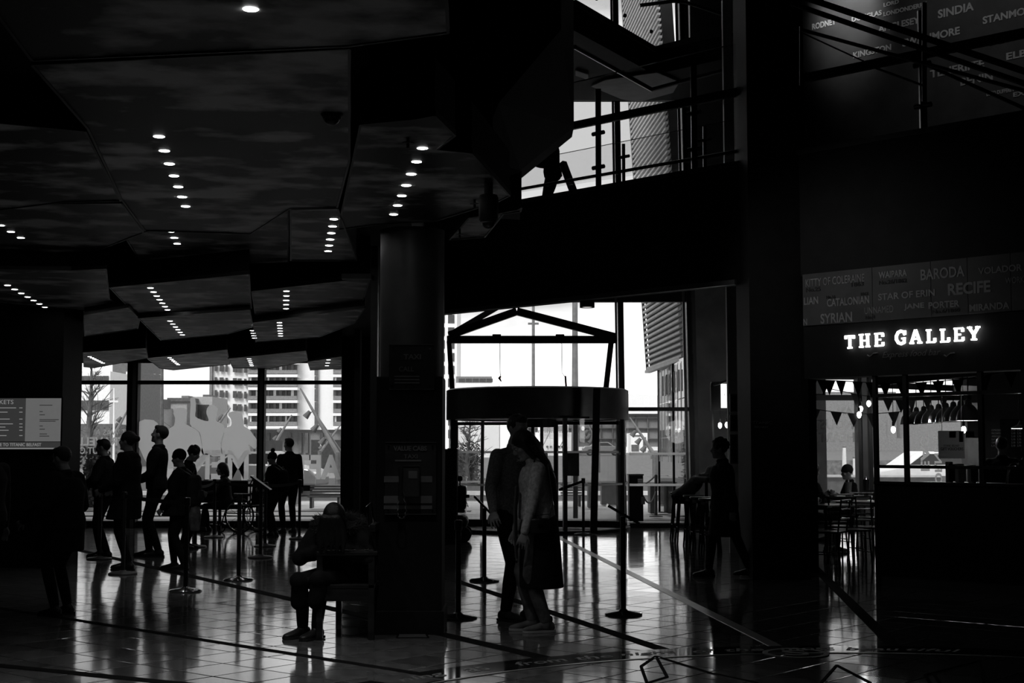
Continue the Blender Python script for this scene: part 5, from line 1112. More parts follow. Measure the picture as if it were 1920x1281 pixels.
def backpack(pp, label, m='cloth2', w=.26, h=.38):
    t = thing('backpack', label, 'backpack', pp['sp'](.1)); c = pp['sp'](.22) - pp['f1'] * .20 * pp['s']; b = Blob()
    b.loft([(c + pp['u'] * z * h, pp['r1'] * w * k * .5, pp['f1'] * .09 * k) for z, k in ((-.5, .8), (-.45, 1), (0, 1.08), (.4, .95), (.5, .6))], 18); b.skin('bag', M[m], t, .012)
    for q in (1, -1):
        s_ = pp['sh'][0 if q > 0 else 1]; MB().tube([c + pp['u'] * h * .42 + pp['r1'] * .07 * q, s_ + UP * .085 - pp['r1'] * .04 * q, s_ + pp['f1'] * .10 - pp['u'] * .06 - pp['r1'] * .04 * q, pp['sp'](.15) + pp['r1'] * .16 * q + pp['f1'] * .04], .014, 6).build('shoulder_strap', M['leather'], t)
    MB().tube([c + pp['u'] * h * .5 - pp['r1'] * .05, c + pp['u'] * (h * .5 + .05), c + pp['u'] * h * .5 + pp['r1'] * .05], .01, 6).build('grab_loop', M['leather'], t)
    b = Blob(); b.loft([(c - pp['f1'] * .08 + pp['u'] * z * h, pp['r1'] * w * .36 * k, pp['f1'] * .05 * k) for z, k in ((-.4, .8), (-.2, 1), (0, .8))], 14); b.skin('front_pocket', M[m], t, .012); return t
g0 = lambda x, y: G(x, y) * Vector((1, 1, 0))
# --- the couple --------------------------------------------------------------
man = person('young man in a dark grey sweater standing beside the woman with long hair', g0(953, 1168) + Vector((.05, .10, 0)), -52, 1.81, head=10, yaw=0, lean=1, feet=((.05, -.05), (-.09, .08)), hands=((.37, .20, .93), (-.02, .24, .95)), elbows=((.15, -1, -.5), (-1, -.3, -.4)), vox=.010,
     top='sweater', topname='sweater', legs='cloth', shoe='cloth2', hair='short', curl=.5, toes=(-10, -62), fat=1.08, palm=((.3, -.2, 1), (-.2, .5, 1)))
c = man['sp'](.42) + man['f1'] * .150 * man['s'] + man['r1'] * .075; R_ = frame(c, -man['r1'] * -1, man['u'])
q = MB()
for sg in (1, -1):
    pts = [R_ @ V(math.sin(a) * .024, sg * (.004 + .012 - .012 * math.cos(a) * 1.0), .0) for a in (-1.1, -.6, 0, .6, 1.1)]
    q.tube(pts, .0032, 6)
q.build('chest_emblem', M['white'], man['t'])
w_ = man['arms'][1][2]; d_ = (man['arms'][1][2] - man['arms'][1][1]).normalized()
t = thing('smartphone', 'black smartphone held in the young man’s left hand'.replace('’', "'"), 'phone', w_ + d_ * .09)
fr_ = frame(w_ + d_ * .10 + UP * .02 + man['rt'] * .04, man['rt'] + UP * .4, man['fw'] + UP * .2); MB().box(-.036, .036, -.004, .004, -.01, .13, fr_ @ Matrix.Rotation(0, 4, 'X')).build('body', M['satin'], t, bevel=.003); MB().box(-.033, .033, -.0052, -.0042, -.003, .123, fr_).build('screen', M['cargl'], t)
woman = person('woman with long dark hair in a grey and black coat, looking down', g0(985, 1187) + Vector((.10, .10, 0)), -172, 1.68, lean=4, head=32, yaw=-8, feet=((.07, .03), (-.09, -.06)), hands=((.20, .16, .84), (-.24, .16, .80)), elbows=((.4, -1, -.3), (-.4, -1, -.3)), vox=.010,
     top='jacket', topname='coat_upper', legs='denim', shoe='denim', hair='long', curl=.5, toes=(0, -8), loose=1.05)
K = Blob(); sp = woman['sp']; rr = woman['rt']; ff = woman['fw']; s = woman['s']
bot = sp(0) + Vector((.03, 0, 0)); secs = []
for f, wd, dp, xo in ((.075, .165, .125, 0), (.02, .188, .155, 0), (-.2, .20, .175, .005), (-.42, .205, .185, .01), (-.56, .205, .19, .015)):
    c = sp(0) + UP * f * s - ff * (xo + .02); secs.append((c, rr * wd * s, ff * dp * s))
K.loft(secs, 26); K.skin('coat_lower', M['cloth'], woman['t'], .010)
# scarf fringe hanging at her front
K = Blob(); K.loft([(woman['sp'](k) + UP * 0, rr * w * s, ff * d * s) for k, w, d in ((.44, .12, .08), (.36, .165, .125), (.2, .180, .145), (.02, .196, .162))], 24); K.skin('coat_body', M['jacket'], woman['t'], .010)
wf = lambda x, y, k: woman['sp'](k) + ff * y + rr * x
for k in range(4):
    b = Blob(); x_ = -.10 + .022 * k; b.limb([wf(x_, .16, .30), wf(x_, .185, .1), wf(x_ - .01, .20, -.12), wf(x_ - .012 + .006 * (k % 2), .205, -.30 - .02 * (k % 3))], [.012, .013, .013, .009], 8); b.skin('scarf_strand', M['denim' if k % 2 else 'cloth2'], woman['t'], .006)
hb = thing('shoulder_bag', 'small black shoulder bag with chrome clasp at the long-haired woman\'s hip', 'handbag', sp(0))
cb = sp(-.02) + woman['rt'] * -.235 + ff * .02
b = Blob(); b.loft([(cb + UP * z, ff * .085 * k, rr * .035 * k) for z, k in ((-.065, .7), (-.055, 1), (.045, 1), (.06, .75))], 18); b.skin('bag', M['leather'], hb, .01)
MB().tube([cb + ff * .075 + UP * .05, sp(.2) + rr * -.20 + ff * .08, woman['sh'][1] + UP * .082 + rr * .05 + ff * .02, woman['sh'][1] - ff * .09 + UP * .04 + rr * .05, sp(.2) + rr * -.19 - ff * .11, cb - ff * .075 + UP * .05], .007, 6).build('strap', M['leather'], hb)
MB().box(-.02, .02, -.003, .003, -.012, .012, frame(cb + rr * -.04, ff, UP) @ Matrix.Rotation(math.pi / 2, 4, 'X')).build('clasp', M['chrome'], hb); MB().tube([cb + ff * .11 + UP * .07, cb + UP * .085, cb - ff * .08 + UP * .09], .003, 5).build('zip', M['chrome'], hb)
for i, (a0, k0, n0) in enumerate(woman['legs']):       # laces
    q = MB()
    for k in range(5): c = n0 + ff * (.03 + .018 * k) * s - UP * (.005 + .009 * k) * s; q.tube([c - rr * .018, c + UP * .004, c + rr * .018], .0028, 5)
    q.build('laces', M['white'], woman['t'])
# --- bowed woman on the bench ------------------------------------------------
BP = g0(563, 1192) + Vector((0, .1, 0))
bow = person('seated woman bowed forward in a dark parka with a fur-trimmed hood', (P(646, 900, 11.6).x, 11.62, 0), -97, 1.64, pelvis=(0, 0, .50), lean=27, head=74, feet=((.29, .26), (.15, .33)), hands=((.07, .335, .745), (-.06, .335, .745)), elbows=((1, -.3, -.1), (-1, -.3, -.1)), knees=((.25, 1, 1.0), (.25, 1, 1.0)), vox=.011,
     top='cloth', topname='parka', legs='cloth', hair='bob', curl=.7, fat=1.15, puff=.018, kneehem=True, toes=(35, 25), palm=((0, .3, 1), (0, .3, 1)))
b = Blob(); hB = bow['hh']
for q in (-1, -.5, 0, .5, 1):
    p0 = hB(.055 * q, .03, .10); p1 = hB(.085 * q, .10, .04); b.limb([p0, p1, p1 - UP * .09 + bow['rt'] * .02 * q, p1 - UP * (.17 + .05 * abs(q)) + bow['rt'] * .01 * q], [.034, .034, .026, .006])
b.skin('hair_fall', M['hair'], bow['t'], .010)
ft = MB(); random.seed(11); nbp = bow['sp'](.49)
for k in range(1500):
    a = random.uniform(-2.6, 2.6); d = bow['r1'] * math.sin(a) * .185 - bow['f1'] * math.cos(a) * .12; p = nbp + d + bow['u'] * random.uniform(-.03, .035) - bow['f1'] * .02
    v = (d.normalized() + Vector((random.gauss(0, .5), random.gauss(0, .5), random.gauss(.25, .5)))).normalized() * random.uniform(.03, .065)
    ft.tube([p, p + v], [.0035, .0008], 3, caps=False)
tag(ft.build('hood_fur', M['fur'], bow['t']), None, kind='stuff')
b = Blob(); b.limb([nbp + bow['r1'] * math.sin(a) * .17 - bow['f1'] * math.cos(a) * .11 - bow['f1'] * .02 for a in [x * .4 for x in range(-6, 7)]], [.04] * 13); b.skin('hood', M['cloth'], bow['t'], .012)
# bench she sits on
BX, BY = P(600, 1000, 11.25).x, 11.25
bn = thing('armchair_bench', 'dark wooden seat with an arm rail beside the phone column', 'bench', (BX + .2, BY, 0)); x1 = P(704, 1000, 11.25).x
for x, y in ((BX, BY), (x1 - .03, BY), (BX, BY + 1.25), (x1 - .03, BY + 1.25)): MB().box(x - .025, x + .025, y, y + .05, 0, .68 if x < BX + .1 else .68).build('leg', M['wood'], bn, bevel=.004)
MB().box(BX - .02, x1, BY, BY + 1.3, .40, .43).build('seat', M['wood'], bn, bevel=.004)
for y in (BY + .005, BY + 1.26): MB().box(BX, x1 - .02, y, y + .03, .30, .40).build('seat_rail', M['wood'], bn)
MB().box(BX, BX + .03, BY, BY + 1.3, .30, .40).build('front_rail', M['wood'], bn)
for y in (BY - .01, BY + 1.24): MB().box(BX - .03, x1 + .02, y, y + .07, .655, .69).build('arm_rest', M['wood'], bn, bevel=.008)
MB().beam((x1 - .03, BY + .6, .36), (x1 + .02, BY + .6, .95), 1.25, .03, up=(0, 1, 0)) if False else None
for k in range(9): MB().box(x1 - .035, x1 - .01, BY + .1 + k * .13, BY + .14 + k * .13, .43, .86).build('back_spindle', M['wood'], bn)
MB().box(x1 - .045, x1, BY, BY + 1.3, .84, .90).build('back_rail', M['wood'], bn, bevel=.006)
q = MB(); random.seed(2)
for k in range(30): q.ball((BX + .02 + k * .0137, BY - .005 + random.uniform(-.01, .01), .697 + random.uniform(0, .008)), .007 + .003 * random.random(), 8, 6)
tag(q.build('chain_links', M['chrome']), 'glittering bead chain strap lying along the near arm rail', 'chain')
def soft_bag(label, c, w, d, h, m='leather'):
    t = thing('handbag', label, 'bag', c); c = Vector(c); b = Blob(); b.loft([(c + UP * z * h, V(w, 0, 0) * k, V(0, d, 0) * k) for z, k in ((.02, .85), (.15, 1.05), (.6, .95), (.95, .6))], 18); b.skin('bag', M[m], t, .012)
    for y in (-.03, .03): MB().tube([c + V(-w * .5, y, h * .88), c + V(-w * .35, y, h * 1.25), c + V(w * .35, y, h * 1.25), c + V(w * .5, y, h * .88)], .007, 6).build('handle', M['cloth2'], t)
    MB().beam(c + V(-w * .6, 0, h * .93), c + V(w * .6, 0, h * .93), .008).build('zip', M['chrome'], t); return t
soft_bag('soft black handbag sitting on the bench under the arm rail', (BX + .19, BY + .25, .43), .17, .09, .19)
t = thing('tote_bag', 'creased satin tote leaning on the bench back behind the bowed woman', 'bag', (x1 - .1, BY + .55, .43)); b = Blob(); b.loft([(V(x1 - .13, BY + .5, .44), V(.06, 0, 0), V(0, .14, 0)), (V(x1 - .11, BY + .5, .6), V(.08, 0, 0), V(0, .17, 0)), (V(x1 - .09, BY + .5, .86), V(.05, 0, 0), V(0, .15, 0))], 16); b.skin('bag', M['satin'], t, .012)
MB().tube([(x1 - .10, BY + .38, .85), (x1 - .11, BY + .38, 1.02), (x1 - .08, BY + .44, 1.05), (x1 - .06, BY + .5, .87)], .008, 6).build('handle', M['chrome'], t)
# --- people left --------------------------------------------------------------
person('stocky person in a dark jacket at the far left edge', Vector((P(-22, 800, 12.6).x, 12.6, 0)), 150, 1.66, vox=.014, top='cloth2', fat=1.2)
person('short person in a dark quilted coat standing in front of the ticket wall', g0(112, 1156) + Vector((-.02, .1, 0)), 160, 1.53, vox=.012, top='cloth', hair='short', fat=1.35, puff=.03, coat=.28, head=10, hands=((.30, .2, .95), (-.30, .25, .98)))
p1 = person('person with folded arms facing left, first of the queue from the window edge', g0(192, 1046), 178, 1.64, vox=.014, fat=1.15, hair='short', hands=((.12, .24, 1.05), (-.14, .22, 1.08)), elbows=((1, -.3, -.6), (-1, -.3, -.6)), feet=((.08, .06), (-.10, -.10)), top='cloth', head=4, puff=.015)
p2 = person('woman with a hair bun and bulky scarf in the queue', g0(236, 1068), 172, 1.72, vox=.014, fat=1.2, hair='bun', top='cloth', coat=.30, head=-2, puff=.02, feet=((.08, .03), (-.11, -.08)), hands=((.2, .26, 1.0), (-.2, .26, 1.0)))
b = Blob(); b.limb([p2['sp'](.5) + p2['r1'] * .09 * math.cos(a) + p2['f1'] * .09 * math.sin(a) for a in [k * .6 for k in range(11)]], [.05] * 11); b.skin('scarf', M['cloth2'], p2['t'], .014)
p3 = person('tallest man of the queue looking up to the left', g0(291, 1044), 180, 1.83, vox=.013, fat=1.02, hair='short', top='cloth', head=-12, lean=-2, feet=((.07, .10), (-.08, -.06)), hands=((.14, .25, 1.0), (-.16, .25, .98)), elbows=((.6, -1, -.4), (-.6, -1, -.4)), puff=.008)
b = Blob(); b.limb([p3['sp'](.51) + p3['r1'] * .07 * math.cos(a) + p3['f1'] * .07 * math.sin(a) for a in [k * .63 for k in range(11)]], [.025] * 11); b.skin('collar', M['cloth'], p3['t'], .012)
p4 = person('short person in a knitted beanie at the right end of the queue', g0(336, 1068), 175, 1.49, vox=.013, fat=1.25, hair='hat', hairmat='cloth', top='cloth', head=8, puff=.02, feet=((.07, .10), (-.09, -.10)), hands=((.2, .2, .9), (-.2, .2, .9)), coat=.15)
backpack(p4, 'dark backpack worn by the short person in the beanie', 'cloth2')
t = thing('tied_jacket', 'grey jacket hanging at the hip of the short person in the beanie', 'jacket', p4['sp'](-.1)); b = Blob(); c = p4['sp'](-.02) - p4['f1'] * .19
b.loft([(c, p4['r1'] * .10, p4['f1'] * .05), (c - UP * .12, p4['r1'] * .13, p4['f1'] * .07), (c - UP * .30, p4['r1'] * .11, p4['f1'] * .05)], 16); b.skin('cloth', M['denim'], t, .012)
p5 = person('curly-haired person with glasses looking down to the right behind the beanie', Vector((P(350, 800, 21.5).x, 21.5, 0)), -8, 1.56, vox=.013, hair='curly', head=28, lean=6, top='cloth', hands=((.1, .25, .95), (-.1, .27, .95)), fat=1.05)
MB().tube([p5['hh'](.035, .10, .0), p5['hh'](0, .115, .002), p5['hh'](-.035, .10, .0), p5['hh'](-.075, .02, .0)], .003, 5).build('glasses', M['black'], p5['t'])
# window bench, seated woman and wheelchair
def bench_in(label, x0, x1, Y, dep=.45):
    t = thing('window_bench', label, 'bench', ((x0 + x1) / 2, Y, 0))
    MB().box(x0, x1, Y - dep, Y, .40, .47).build('seat', M['black'], t, bevel=.01); MB().box(x0, x1, Y, Y + .06, .5, .90).build('back', M['black'], t, bevel=.01)
    for x in (x0 + .06, (x0 + x1) / 2, x1 - .1):
        for y in (Y - dep + .04, Y): MB().box(x, x + .05, y, y + .05, 0, .5 if y == Y else .4).build('leg', M['black'], t)
    return t
bench_in('long black bench with a high back under the figure decals', P(352, 900, 26.2).x, P(462, 900, 26.2).x, 26.35)
p6 = person('seated woman with short bobbed hair on the window bench, seen from the side', Vector((P(425, 900, 25.9).x, 25.95, 0)), 195, 1.62, pelvis=(0, 0, .54), lean=8, head=6, hair='bob', feet=((-.12, .46), (.16, .36)), hands=((.2, .42, .72), (-.1, .48, .74)), elbows=((.3, -.4, -1), (-.3, -.4, -1)), knees=((.0, 1, .9), (.0, 1, .9)), vox=.014, top='cloth2', fat=1.05)
def wheelchair(label, c, ang):
    t = thing('wheelchair', label, 'wheelchair', c); R = Matrix.Translation(c) @ Matrix.Rotation(ang, 4, 'Z'); T_ = lambda x, y, z: R @ V(x, y, z)
    for sx_ in (-.28, .28):
        ring = [T_(sx_, .30 * math.cos(k * .2618), .31 + .30 * math.sin(k * .2618)) for k in range(25)]; w = MB().tube(ring, .018, 8).build('wheel', M['rubber'], t)
        MB().tube([T_(sx_ * 1.12, .26 * math.cos(k * .2618), .31 + .26 * math.sin(k * .2618)) for k in range(25)], .008, 6).build('push_rim', M['chrome'], w)
        q = MB()
        for k in range(12): q.tube([T_(sx_, 0, .31), T_(sx_, .29 * math.cos(k * .5236), .31 + .29 * math.sin(k * .5236))], .003, 4)
        q.build('spokes', M['chrome'], w)
        cw = [T_(sx_ * .85, .42 + .08 * math.cos(k * .5236), .09 + .08 * math.sin(k * .5236)) for k in range(13)]; MB().tube(cw, .014, 6).build('caster', M['rubber'], t)
        MB().tube([T_(sx_ * .85, -.25, .95), T_(sx_ * .85, -.2, .88), T_(sx_ * .85, -.2, .35), T_(sx_ * .85, .35, .35), T_(sx_ * .85, .42, .12)], .013, 8).build('side_frame', M['frame'], t)
        MB().tube([T_(sx_ * .85, -.2, .68), T_(sx_ * .85, .15, .68)], .025, 8).build('arm_pad', M['leather'], t); MB().tube([T_(sx_ * .85, -.36, .95), T_(sx_ * .85, -.24, .95)], .018, 8).build('push_handle', M['rubber'], t)
        MB().beam(T_(sx_ * .5, .55, .12), T_(sx_ * .5, .70, .14), .12, .02).build('footrest', M['frame'], t)
    MB().add([T_(-.22, -.2, .48), T_(.22, -.2, .48), T_(.22, .25, .5), T_(-.22, .25, .5), T_(-.22, -.2, .45), T_(.22, -.2, .45), T_(.22, .25, .47), T_(-.22, .25, .47)], [(0,1,2,3),(7,6,5,4),(0,4,5,1),(1,5,6,2),(2,6,7,3),(3,7,4,0)]).build('seat', M['cloth'], t)
    MB().add([T_(-.22, -.2, .5), T_(.22, -.2, .5), T_(.22, -.24, .92), T_(-.22, -.24, .92), T_(-.22, -.23, .5), T_(.22, -.23, .5), T_(.22, -.27, .92), T_(-.22, -.27, .92)], [(0,1,2,3),(7,6,5,4),(0,4,5,1),(1,5,6,2),(2,6,7,3),(3,7,4,0)]).build('backrest', M['cloth'], t); return t
wheelchair('dark empty wheelchair between the window bench and the mullion', Vector((P(467, 900, 25.6).x, 25.6, 0)), math.radians(65))
p7 = person('child in a bobble hat with a backpack, reading by the right mullion', g0(512, 1006), 165, 1.44, vox=.013, hair='bobble', hairmat='cloth2', top='cloth', fat=1.2, puff=.02, coat=.16, head=12, hands=((.15, .26, 1.0), (-.15, .26, 1.0)))
backpack(p7, 'black backpack worn by the child in the bobble hat', 'cloth')
p8 = person('man with cropped hair standing behind the child in the bobble hat', g0(536, 1000) + Vector((.03, .1, 0)), 120, 1.70, vox=.014, top='cloth', hair='short', fat=1.05, coat=.08, yaw=-20)
# balcony visitor
p9 = person('person on the mezzanine behind the rail holding a small camera', Vector((P(1036, 300, 21.9).x, 21.9, 4.84)), 185, 1.72, vox=.014, top='cloth', hair='short', lean=3, hands=((.12, .30, 1.12), (-.10, .32, 1.12)), elbows=((.4, -.8, -.8), (-.4, -.8, -.8)), fat=1.1)
t = thing('compact_camera', 'compact camera in the hands of the person on the mezzanine', 'camera', p9['hn'][0]); c = (p9['hn'][0] + p9['hn'][1]) / 2 + UP * .04; MB().box(-.05, .05, -.02, .02, -.03, .03, Matrix.Translation(c)).build('body', M['black'], t, bevel=.006); MB().tube([c + V(-.02, 0, 0), c + V(-.07, 0, .0)], .022, 12).build('lens', M['dark'], t)
# walker and leaning visitor
p10 = person('dark-haired person in a long dark coat walking towards the stools', g0(1360, 1082), 178, 1.62, vox=.013, top='cloth', coat=.42, hair='curly', feet=((.06, .20), (-.07, -.30)), footz=(.09, .11), head=6, lean=3, hands=((.26, .12, .84), (-.26, -.06, .84)), fat=1.15, puff=.015)
hx_ = Vector((P(1296, 900, 22.6).x, 22.6, 0))
p11 = person('person in a pale bobble hat leaning forward on a high stool', hx_, -20, 1.60, vox=.013, top='denim', hair='bobble', hairmat='knit', pelvis=(0, -.22, .80), lean=50, head=60, feet=((.1, .12), (-.1, .10)), footz=(.34, .34), hands=((.12, .46, 1.06), (-.12, .46, 1.08)), elbows=((1, -.2, .2), (-1, -.2, .2)), knees=((.1, 1, .3), (-.1, 1, .3)))
# cafe people
def sit(label, px, Y, hd, **k): return person(label, Vector((P(px, 900, Y).x, Y, 0)), hd, k.pop('H', 1.62), pelvis=(0, 0, .52), feet=((.1, .42), (-.1, .40)), hands=k.pop('hands', ((.14, .34, .82), (-.14, .34, .82))), elbows=((.5, -.4, -1), (-.5, -.4, -1)), knees=((.1, 1, .9), (-.1, 1, .9)), vox=.014, **k)
sit('seated cafe guest in a headscarf facing left at the far table', 1598, 23.2, 185, hair='hat', hairmat='cloth2', lean=6, head=8)
sit('long-haired person at the left edge of the cafe opening', 1514, 20.6, 20, hair='long', H=1.72, lean=6, head=12)
person('person with short light-edged hair waiting at the cafe counter', Vector((P(1880, 900, 18.6).x, 18.6, 0)), 60, 1.66, vox=.014, top='cloth', hair='short', yaw=0, fat=1.1)
person('person bending to the counter at the right edge in a hooded jacket', Vector((P(1908, 900, 17.2).x, 17.2, 0)), 20, 1.60, vox=.014, top='cloth', hair='short', hairmat='cloth2', fat=1.2, lean=14, head=20, puff=.015)
# ================================================================= FURNITURE, STANCHIONS
def stanchion(x, y, label, top=None, signtilt=None, Hs=.98):
    b = g0(x, y); t = thing('queue_post', label, 'queue post', b)
    hh = Hs
    MB().lathe(b, [(.17, 0), (.17, .012), (.155, .022), (.05, .035), (.03, .05)], 32).build('base', M['chrome' if y > 1080 else 'column'], t, smooth=True)
    MB().tube([b + UP * .03, b + UP * hh], .024, 16).build('pole', M['satin'], t, smooth=True)
    if signtilt is None:
        MB().lathe(b + UP * (hh - .09), [(.026, 0), (.034, .005), (.034, .085), (.026, .09), (.005, .092)], 20).build('belt_head', M['satin'], t, smooth=True)
    else:
        c = b + UP * (hh + .02); ax = V(math.cos(signtilt), 0, math.sin(signtilt)); o = MB(); ay = V(0, 1, 0)
        Mx = frame(c, ax, ay); o.box(-.16, .16, -.11, .11, -.006, .006, Mx).build('sign_plate', M['satin'], t, bevel=.003)
        MB().box(-.16, .16, -.112, -.108, -.012, .012, Mx).build('frame_edge', M['chrome'], t); MB().box(-.163, -.157, -.11, .11, -.012, .012, Mx).build('frame_edge', M['chrome'], t)
        MB().box(-.14, .14, -.09, .09, .0065, .0075, Mx).build('notice_sheet', M['poster'], t)
    return b + UP * (hh - .05)
tp = {}
for k, x, y, lb, tilt, Hs in (('a', 447, 1088, 'queue post standing alone in the bright floor left of the bowed woman', None, .98), ('b', 488, 1046, 'queue post with a tilted sign plate beside the child in the bobble hat', -.62, 1.0), ('c', 497, 1025, 'queue post right behind the one with the tilted sign', None, .98),
    ('d', 348, 1109, 'queue post at the feet of the short person in the beanie', None, .98), ('e', 230, 1077, 'queue post in front of the woman with the hair bun', None, .98), ('f', 186, 1049, 'queue post in front of the person with folded arms', None, .98),
    ('g', 401, 1008, 'small far queue post before the window bench', None, .98), ('h', 366, 1026, 'far queue post just right of the beanie wearer', None, .98), ('i', 561, 1011, 'far queue post left of the bowed woman\'s hood', None, .98),
    ('j', 908, 1090, 'queue post with a tilted white-edged sign by the young man\'s hand', -.8, .82), ('k', 859, 1159, 'queue post with a bright base right beside the phone column', None, .86), ('l', 1094, 1003, 'queue post by the revolving door holding a stretched belt', None, .98), ('m', 1169, 1153, 'nearest queue post with a tilted black sign plate on the right', -.52, .88)):
    tp[k] = stanchion(x, y, lb, None, tilt, Hs)
def belt(a, b, label, sag=.02):
    pts = [Vector(a).lerp(Vector(b), k / 6) - UP * sag * 4 * (k / 6) * (1 - k / 6) for k in range(7)]; q = MB()
    for p0, p1 in zip(pts, pts[1:]): q.beam(p0, p1, .004, .045)
    tag(q.build('queue_belt', M['cloth2'], None), label, 'belt')
belt(tp['h'], tp['g'], 'belt between the two far posts before the window bench', .04); belt(tp['g'], tp['c'], 'belt from the far bench post to the sign posts'); belt(tp['e'], tp['d'], 'belt across the legs of the queue'); belt(tp['d'], tp['a'], 'belt from the beanie wearer to the lone post') if False else None
belt(tp['f'], tp['e'], 'belt before the person with folded arms'); belt(tp['l'], P(1048, 919, 25.2), 'dark belt stretched left from the revolving door post', .0); belt(tp['c'], tp['i'], 'belt behind the man with cropped hair')
# kiosk and mobility scooter behind the column
t = thing('info_kiosk', 'tall black kiosk with a bright top edge behind the phone column', 'kiosk', P(845, 1000, 22)); A, B = P(818, 985, 22.5), P(857, 842, 22.5)
MB().box(A.x, B.x, 22.5, 23.0, 0, B.z).build('cabinet', M['black'], t, bevel=.01); MB().box(P(842, 0, 22.5).x, B.x, 22.49, 22.9, B.z, B.z + .012).build('top_edge', M['chrome'], t); MB().box(A.x - .03, B.x + .03, 22.47, 23.05, 0, .08).build('plinth', M['satin'], t)
Ys = 22.9; c = P(864, 1000, Ys) * Vector((1, 1, 0)); t = thing('mobility_scooter', 'dark mobility scooter seat with headrest next to the black kiosk', 'mobility scooter', c)
def sb(x0, x1, y0, y1, nm, m_, y=Ys, d=.4, bev=.03): A, B = P(x0, y1, y), P(x1, y0, y); return MB().box(A.x, B.x, y, y + d, max(A.z, 0), B.z).build(nm, M[m_], t, bevel=bev)
sb(857, 867, 892, 903, 'headrest', 'leather', d=.2); sb(861, 863.5, 902, 911, 'headrest_post', 'chrome', y=Ys + .08, d=.03, bev=0); sb(856, 874, 910, 956, 'backrest', 'leather', d=.35, bev=.05); sb(872, 880, 928, 934, 'arm_pad', 'rubber', y=Ys - .02, d=.1, bev=.01); sb(842, 872, 955, 962, 'seat_cushion', 'leather', y=Ys - .1, d=.5); sb(846, 852, 962, 968, 'seat_post', 'chrome', y=Ys + .1, d=.06, bev=0); sb(838, 877, 968, 992, 'shroud', 'dark', y=Ys - .15, d=.6, bev=.08)
for x in (846, 872):
    for yy in (Ys - .15, Ys + .4): MB().lathe(P(x, 0, Ys) * Vector((1, 0, 0)) + V(0, yy, .13), [(.001, -.04), (.08, -.04), (.125, -.035), (.125, .035), (.001, .04)], 18, axis=Matrix.Rotation(math.pi / 2, 3, 'X')).build('wheel', M['rubber'], t)
MB().tube([P(873, 940, Ys), P(876, 945, Ys), P(878, 951, Ys), P(876, 948, Ys)], .006, 5).build('cable', M['black'], t)
# bar stools
def stool(x, Y, label, sh=.78):
    c = P(x, 900, Y) * Vector((1, 1, 0)); t = thing('bar_stool', label, 'bar stool', c)
    MB().lathe(c, [(.01, sh - .03), (.15, sh - .03), (.165, sh - .015), (.16, sh), (.01, sh + .004)], 24).build('seat', M['wood'], t, smooth=True)
    f = []
    for a in (45, 135, 225, 315):
        d = V(math.cos(math.radians(a)), math.sin(math.radians(a)), 0); MB().tube([c + d * .12 + UP * (sh - .03), c + d * .20], [.018, .014], 8).build('leg', M['black'], t)
        MB().tube([c + d * .122 + UP * (sh - .05), c + d * .128 + UP * (sh - .09)], .021, 8).build('leg_collar', M['column'], t); f.append(c + d * .175 + UP * .26)
    MB().tube(f + [f[0]], .010, 6).build('foot_ring', M['column'], t)
for x, Y, lb in ((1274, 23.4, 'bar stool at the far left of the stool row'), (1284, 22.6, 'bar stool under the leaning person in the bobble hat'), (1300, 22.0, 'third bar stool from the glass wall'), (1313, 21.3, 'fourth bar stool from the glass wall'), (1330, 20.6, 'bar stool nearest the walking person')): stool(x, Y, lb)
A = P(1312, 910, 23.6); t = thing('high_table', 'dark high table under the leaning person\'s elbows', 'table', A * Vector((1, 1, 0))); MB().box(A.x + .05, A.x + 1.0, 22.4, 24.0, .98, 1.03).build('tabletop', M['wood'], t, bevel=.005)
for x in (.12, .92):
    for y in (22.5, 23.85): MB().box(A.x + x, A.x + x + .05, y, y + .05, 0, .98).build('leg', M['black'], t)
# cafe tables and wire chairs
def wchair(x, Y, ang, label):
    c = P(x, 900, Y) * Vector((1, 1, 0)); R = Matrix.Translation(c) @ Matrix.Rotation(math.radians(ang), 4, 'Z'); T_ = lambda a, b, z: R @ V(a, b, z); t = thing('cafe_chair', label, 'chair', c)
    q = MB(); q.box(-.2, .2, -.2, .2, .44, .465, R); q.build('seat', M['wood'], t, bevel=.004)
    for sx_ in (-1, 1):
        for sy_ in (-1, 1): MB().tube([T_(.18 * sx_, .18 * sy_, .45), T_(.20 * sx_, .22 * sy_, 0)], .011, 8).build('leg', M['satin'], t)
        MB().tube([T_(.18 * sx_, -.19, .46), T_(.19 * sx_, -.24, .86)], .011, 8).build('back_post', M['satin'], t)
    for z in (.62, .74, .85): MB().tube([T_(-.19, -.21 - (z - .46) * .08, z), T_(.19, -.21 - (z - .46) * .08, z)], .012, 8).build('back_slat', M['chrome' if z == .74 else 'satin'], t)
    for sx_ in (-1, 1): MB().tube([T_(.19 * sx_, -.20, .18), T_(.19 * sx_, .20, .18)], .007, 6).build('stretcher', M['satin'], t)
def ctable(x, Y, w, d, label, ang=0):
    c = P(x, 900, Y) * Vector((1, 1, 0)); R = Matrix.Translation(c) @ Matrix.Rotation(math.radians(ang), 4, 'Z'); t = thing('cafe_table', label, 'table', c)
    MB().box(-w, w, -d, d, .73, .76, R).build('tabletop', M['tabletop'], t, bevel=.004); MB().box(-w + .03, w - .03, -d + .03, d - .03, .70, .73, R).build('apron', M['satin'], t)
    for sx_ in (-1, 1):
        for sy_ in (-1, 1): MB().tube([R @ V(sx_ * (w - .06), sy_ * (d - .06), .7), R @ V(sx_ * (w - .03), sy_ * (d - .03), 0)], .016, 8).build('leg', M['satin'], t)
    return c
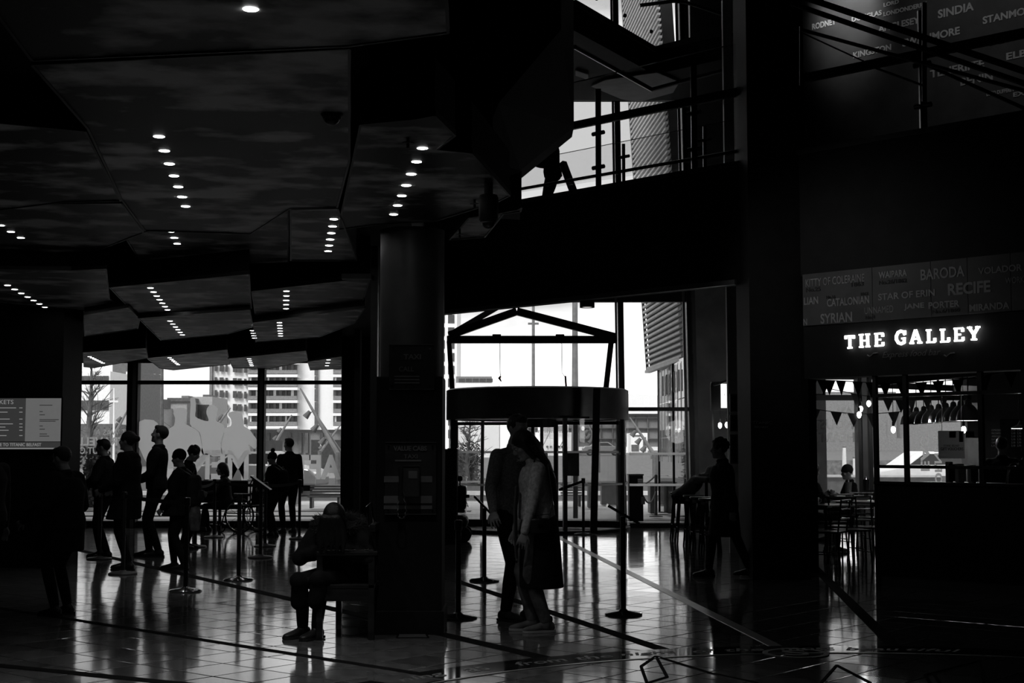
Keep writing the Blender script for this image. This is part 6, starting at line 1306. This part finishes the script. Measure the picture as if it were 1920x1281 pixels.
ctable(1607, 22.2, .62, .42, 'pale topped cafe table with the seated headscarf guest', -45); ctable(1622, 20.1, .42, .34, 'nearer pale cafe table beside the partition post', -45); ctable(1536, 19.0, .34, .34, 'cafe table at the left of the opening with cups on it', -45)
for i, (x, Y, a) in enumerate(((1560, 20.3, 20), (1580, 19.2, -30), (1602, 21.0, 10), (1628, 19.0, 200), (1636, 21.6, 150), (1550, 18.0, 60), (1592, 18.4, 190))):
    wchair(x, Y, a, ('dark cafe chair with bright slats between the left and far tables', 'dark cafe chair turned in the aisle', 'dark cafe chair pushed to the far table', 'dark cafe chair close to the partition post', 'dark cafe chair behind the partition post', 'nearest dark cafe chair at the black pillar edge', 'near dark cafe chair facing the left table')[i])
def cup(x, Y, z, label, m_='white', kind='cup', r=.035, h=.09):
    c = P(x, 900, Y); c.z = z; t = thing(kind, label, kind.replace('_', ' '), c); MB().lathe(c, [(r * .7, 0), (r, h), (r * .93, h), (r * .65, .005), (.001, .005)], 18).build('vessel', M[m_], t, smooth=True)
    MB().tube([c + V(r, 0, h * .8), c + V(r + .022, 0, h * .7), c + V(r + .02, 0, h * .3), c + V(r * .8, 0, h * .2)], .005, 6).build('handle', M[m_], t) if kind == 'cup' else MB().lathe(c, [(r * .5, h), (r * .35, h + .04), (.001, h + .045)], 14).build('stopper', M['chrome'], t, smooth=True)
cup(1531, 19.0, .76, 'white cup on the left cafe table'); cup(1541, 19.1, .76, 'dark pot with a bright rim on the left cafe table', 'satin', 'teapot', .05, .12); cup(1557, 21.3, .76, 'pale glass jar at the left end of the far table', 'grey', 'jar', .05, .16) if False else None
cup(1590, 22.0, .76, 'tall pale jar on the far cafe table', 'grey', 'jar', .06, .22); cup(1624, 22.0, .76, 'dark bottle on the far cafe table beside the guest', 'satin', 'jar', .05, .26)
GR = dict(queue_post='queue posts in the hall', bar_stool='bar stools by the glass wall', cafe_chair='wire chairs in the cafe', cafe_table='tables in the cafe', filament_lamp='bare filament bulbs', bunting='bunting strings in the cafe',
    tilted_light_mast='tilted floodlight masts outside', flagpole='flagpoles outside', building='buildings across the road', parked_car='cars outside', rope_post='rope posts outside', planter_box='planters outside', window_figure='white figure decals on the window',
    sprinkler='sprinkler heads in the ceiling', wall_poster='notices on the pale column', ceiling_panel='steel ceiling panels', queue_belt='queue barrier belts', bare_tree='bare trees outside', hedge='hedges outside', display_box='boxes on the servery counter')
for o in list(COL.objects):
    n_ = o.name.split('.')[0]
    if not o.parent and n_ in GR and 'group' not in o and 'label' in o: o['group'] = GR[n_]
# screens leftovers: remove the scratch scene
bpy.data.scenes.remove(TS)
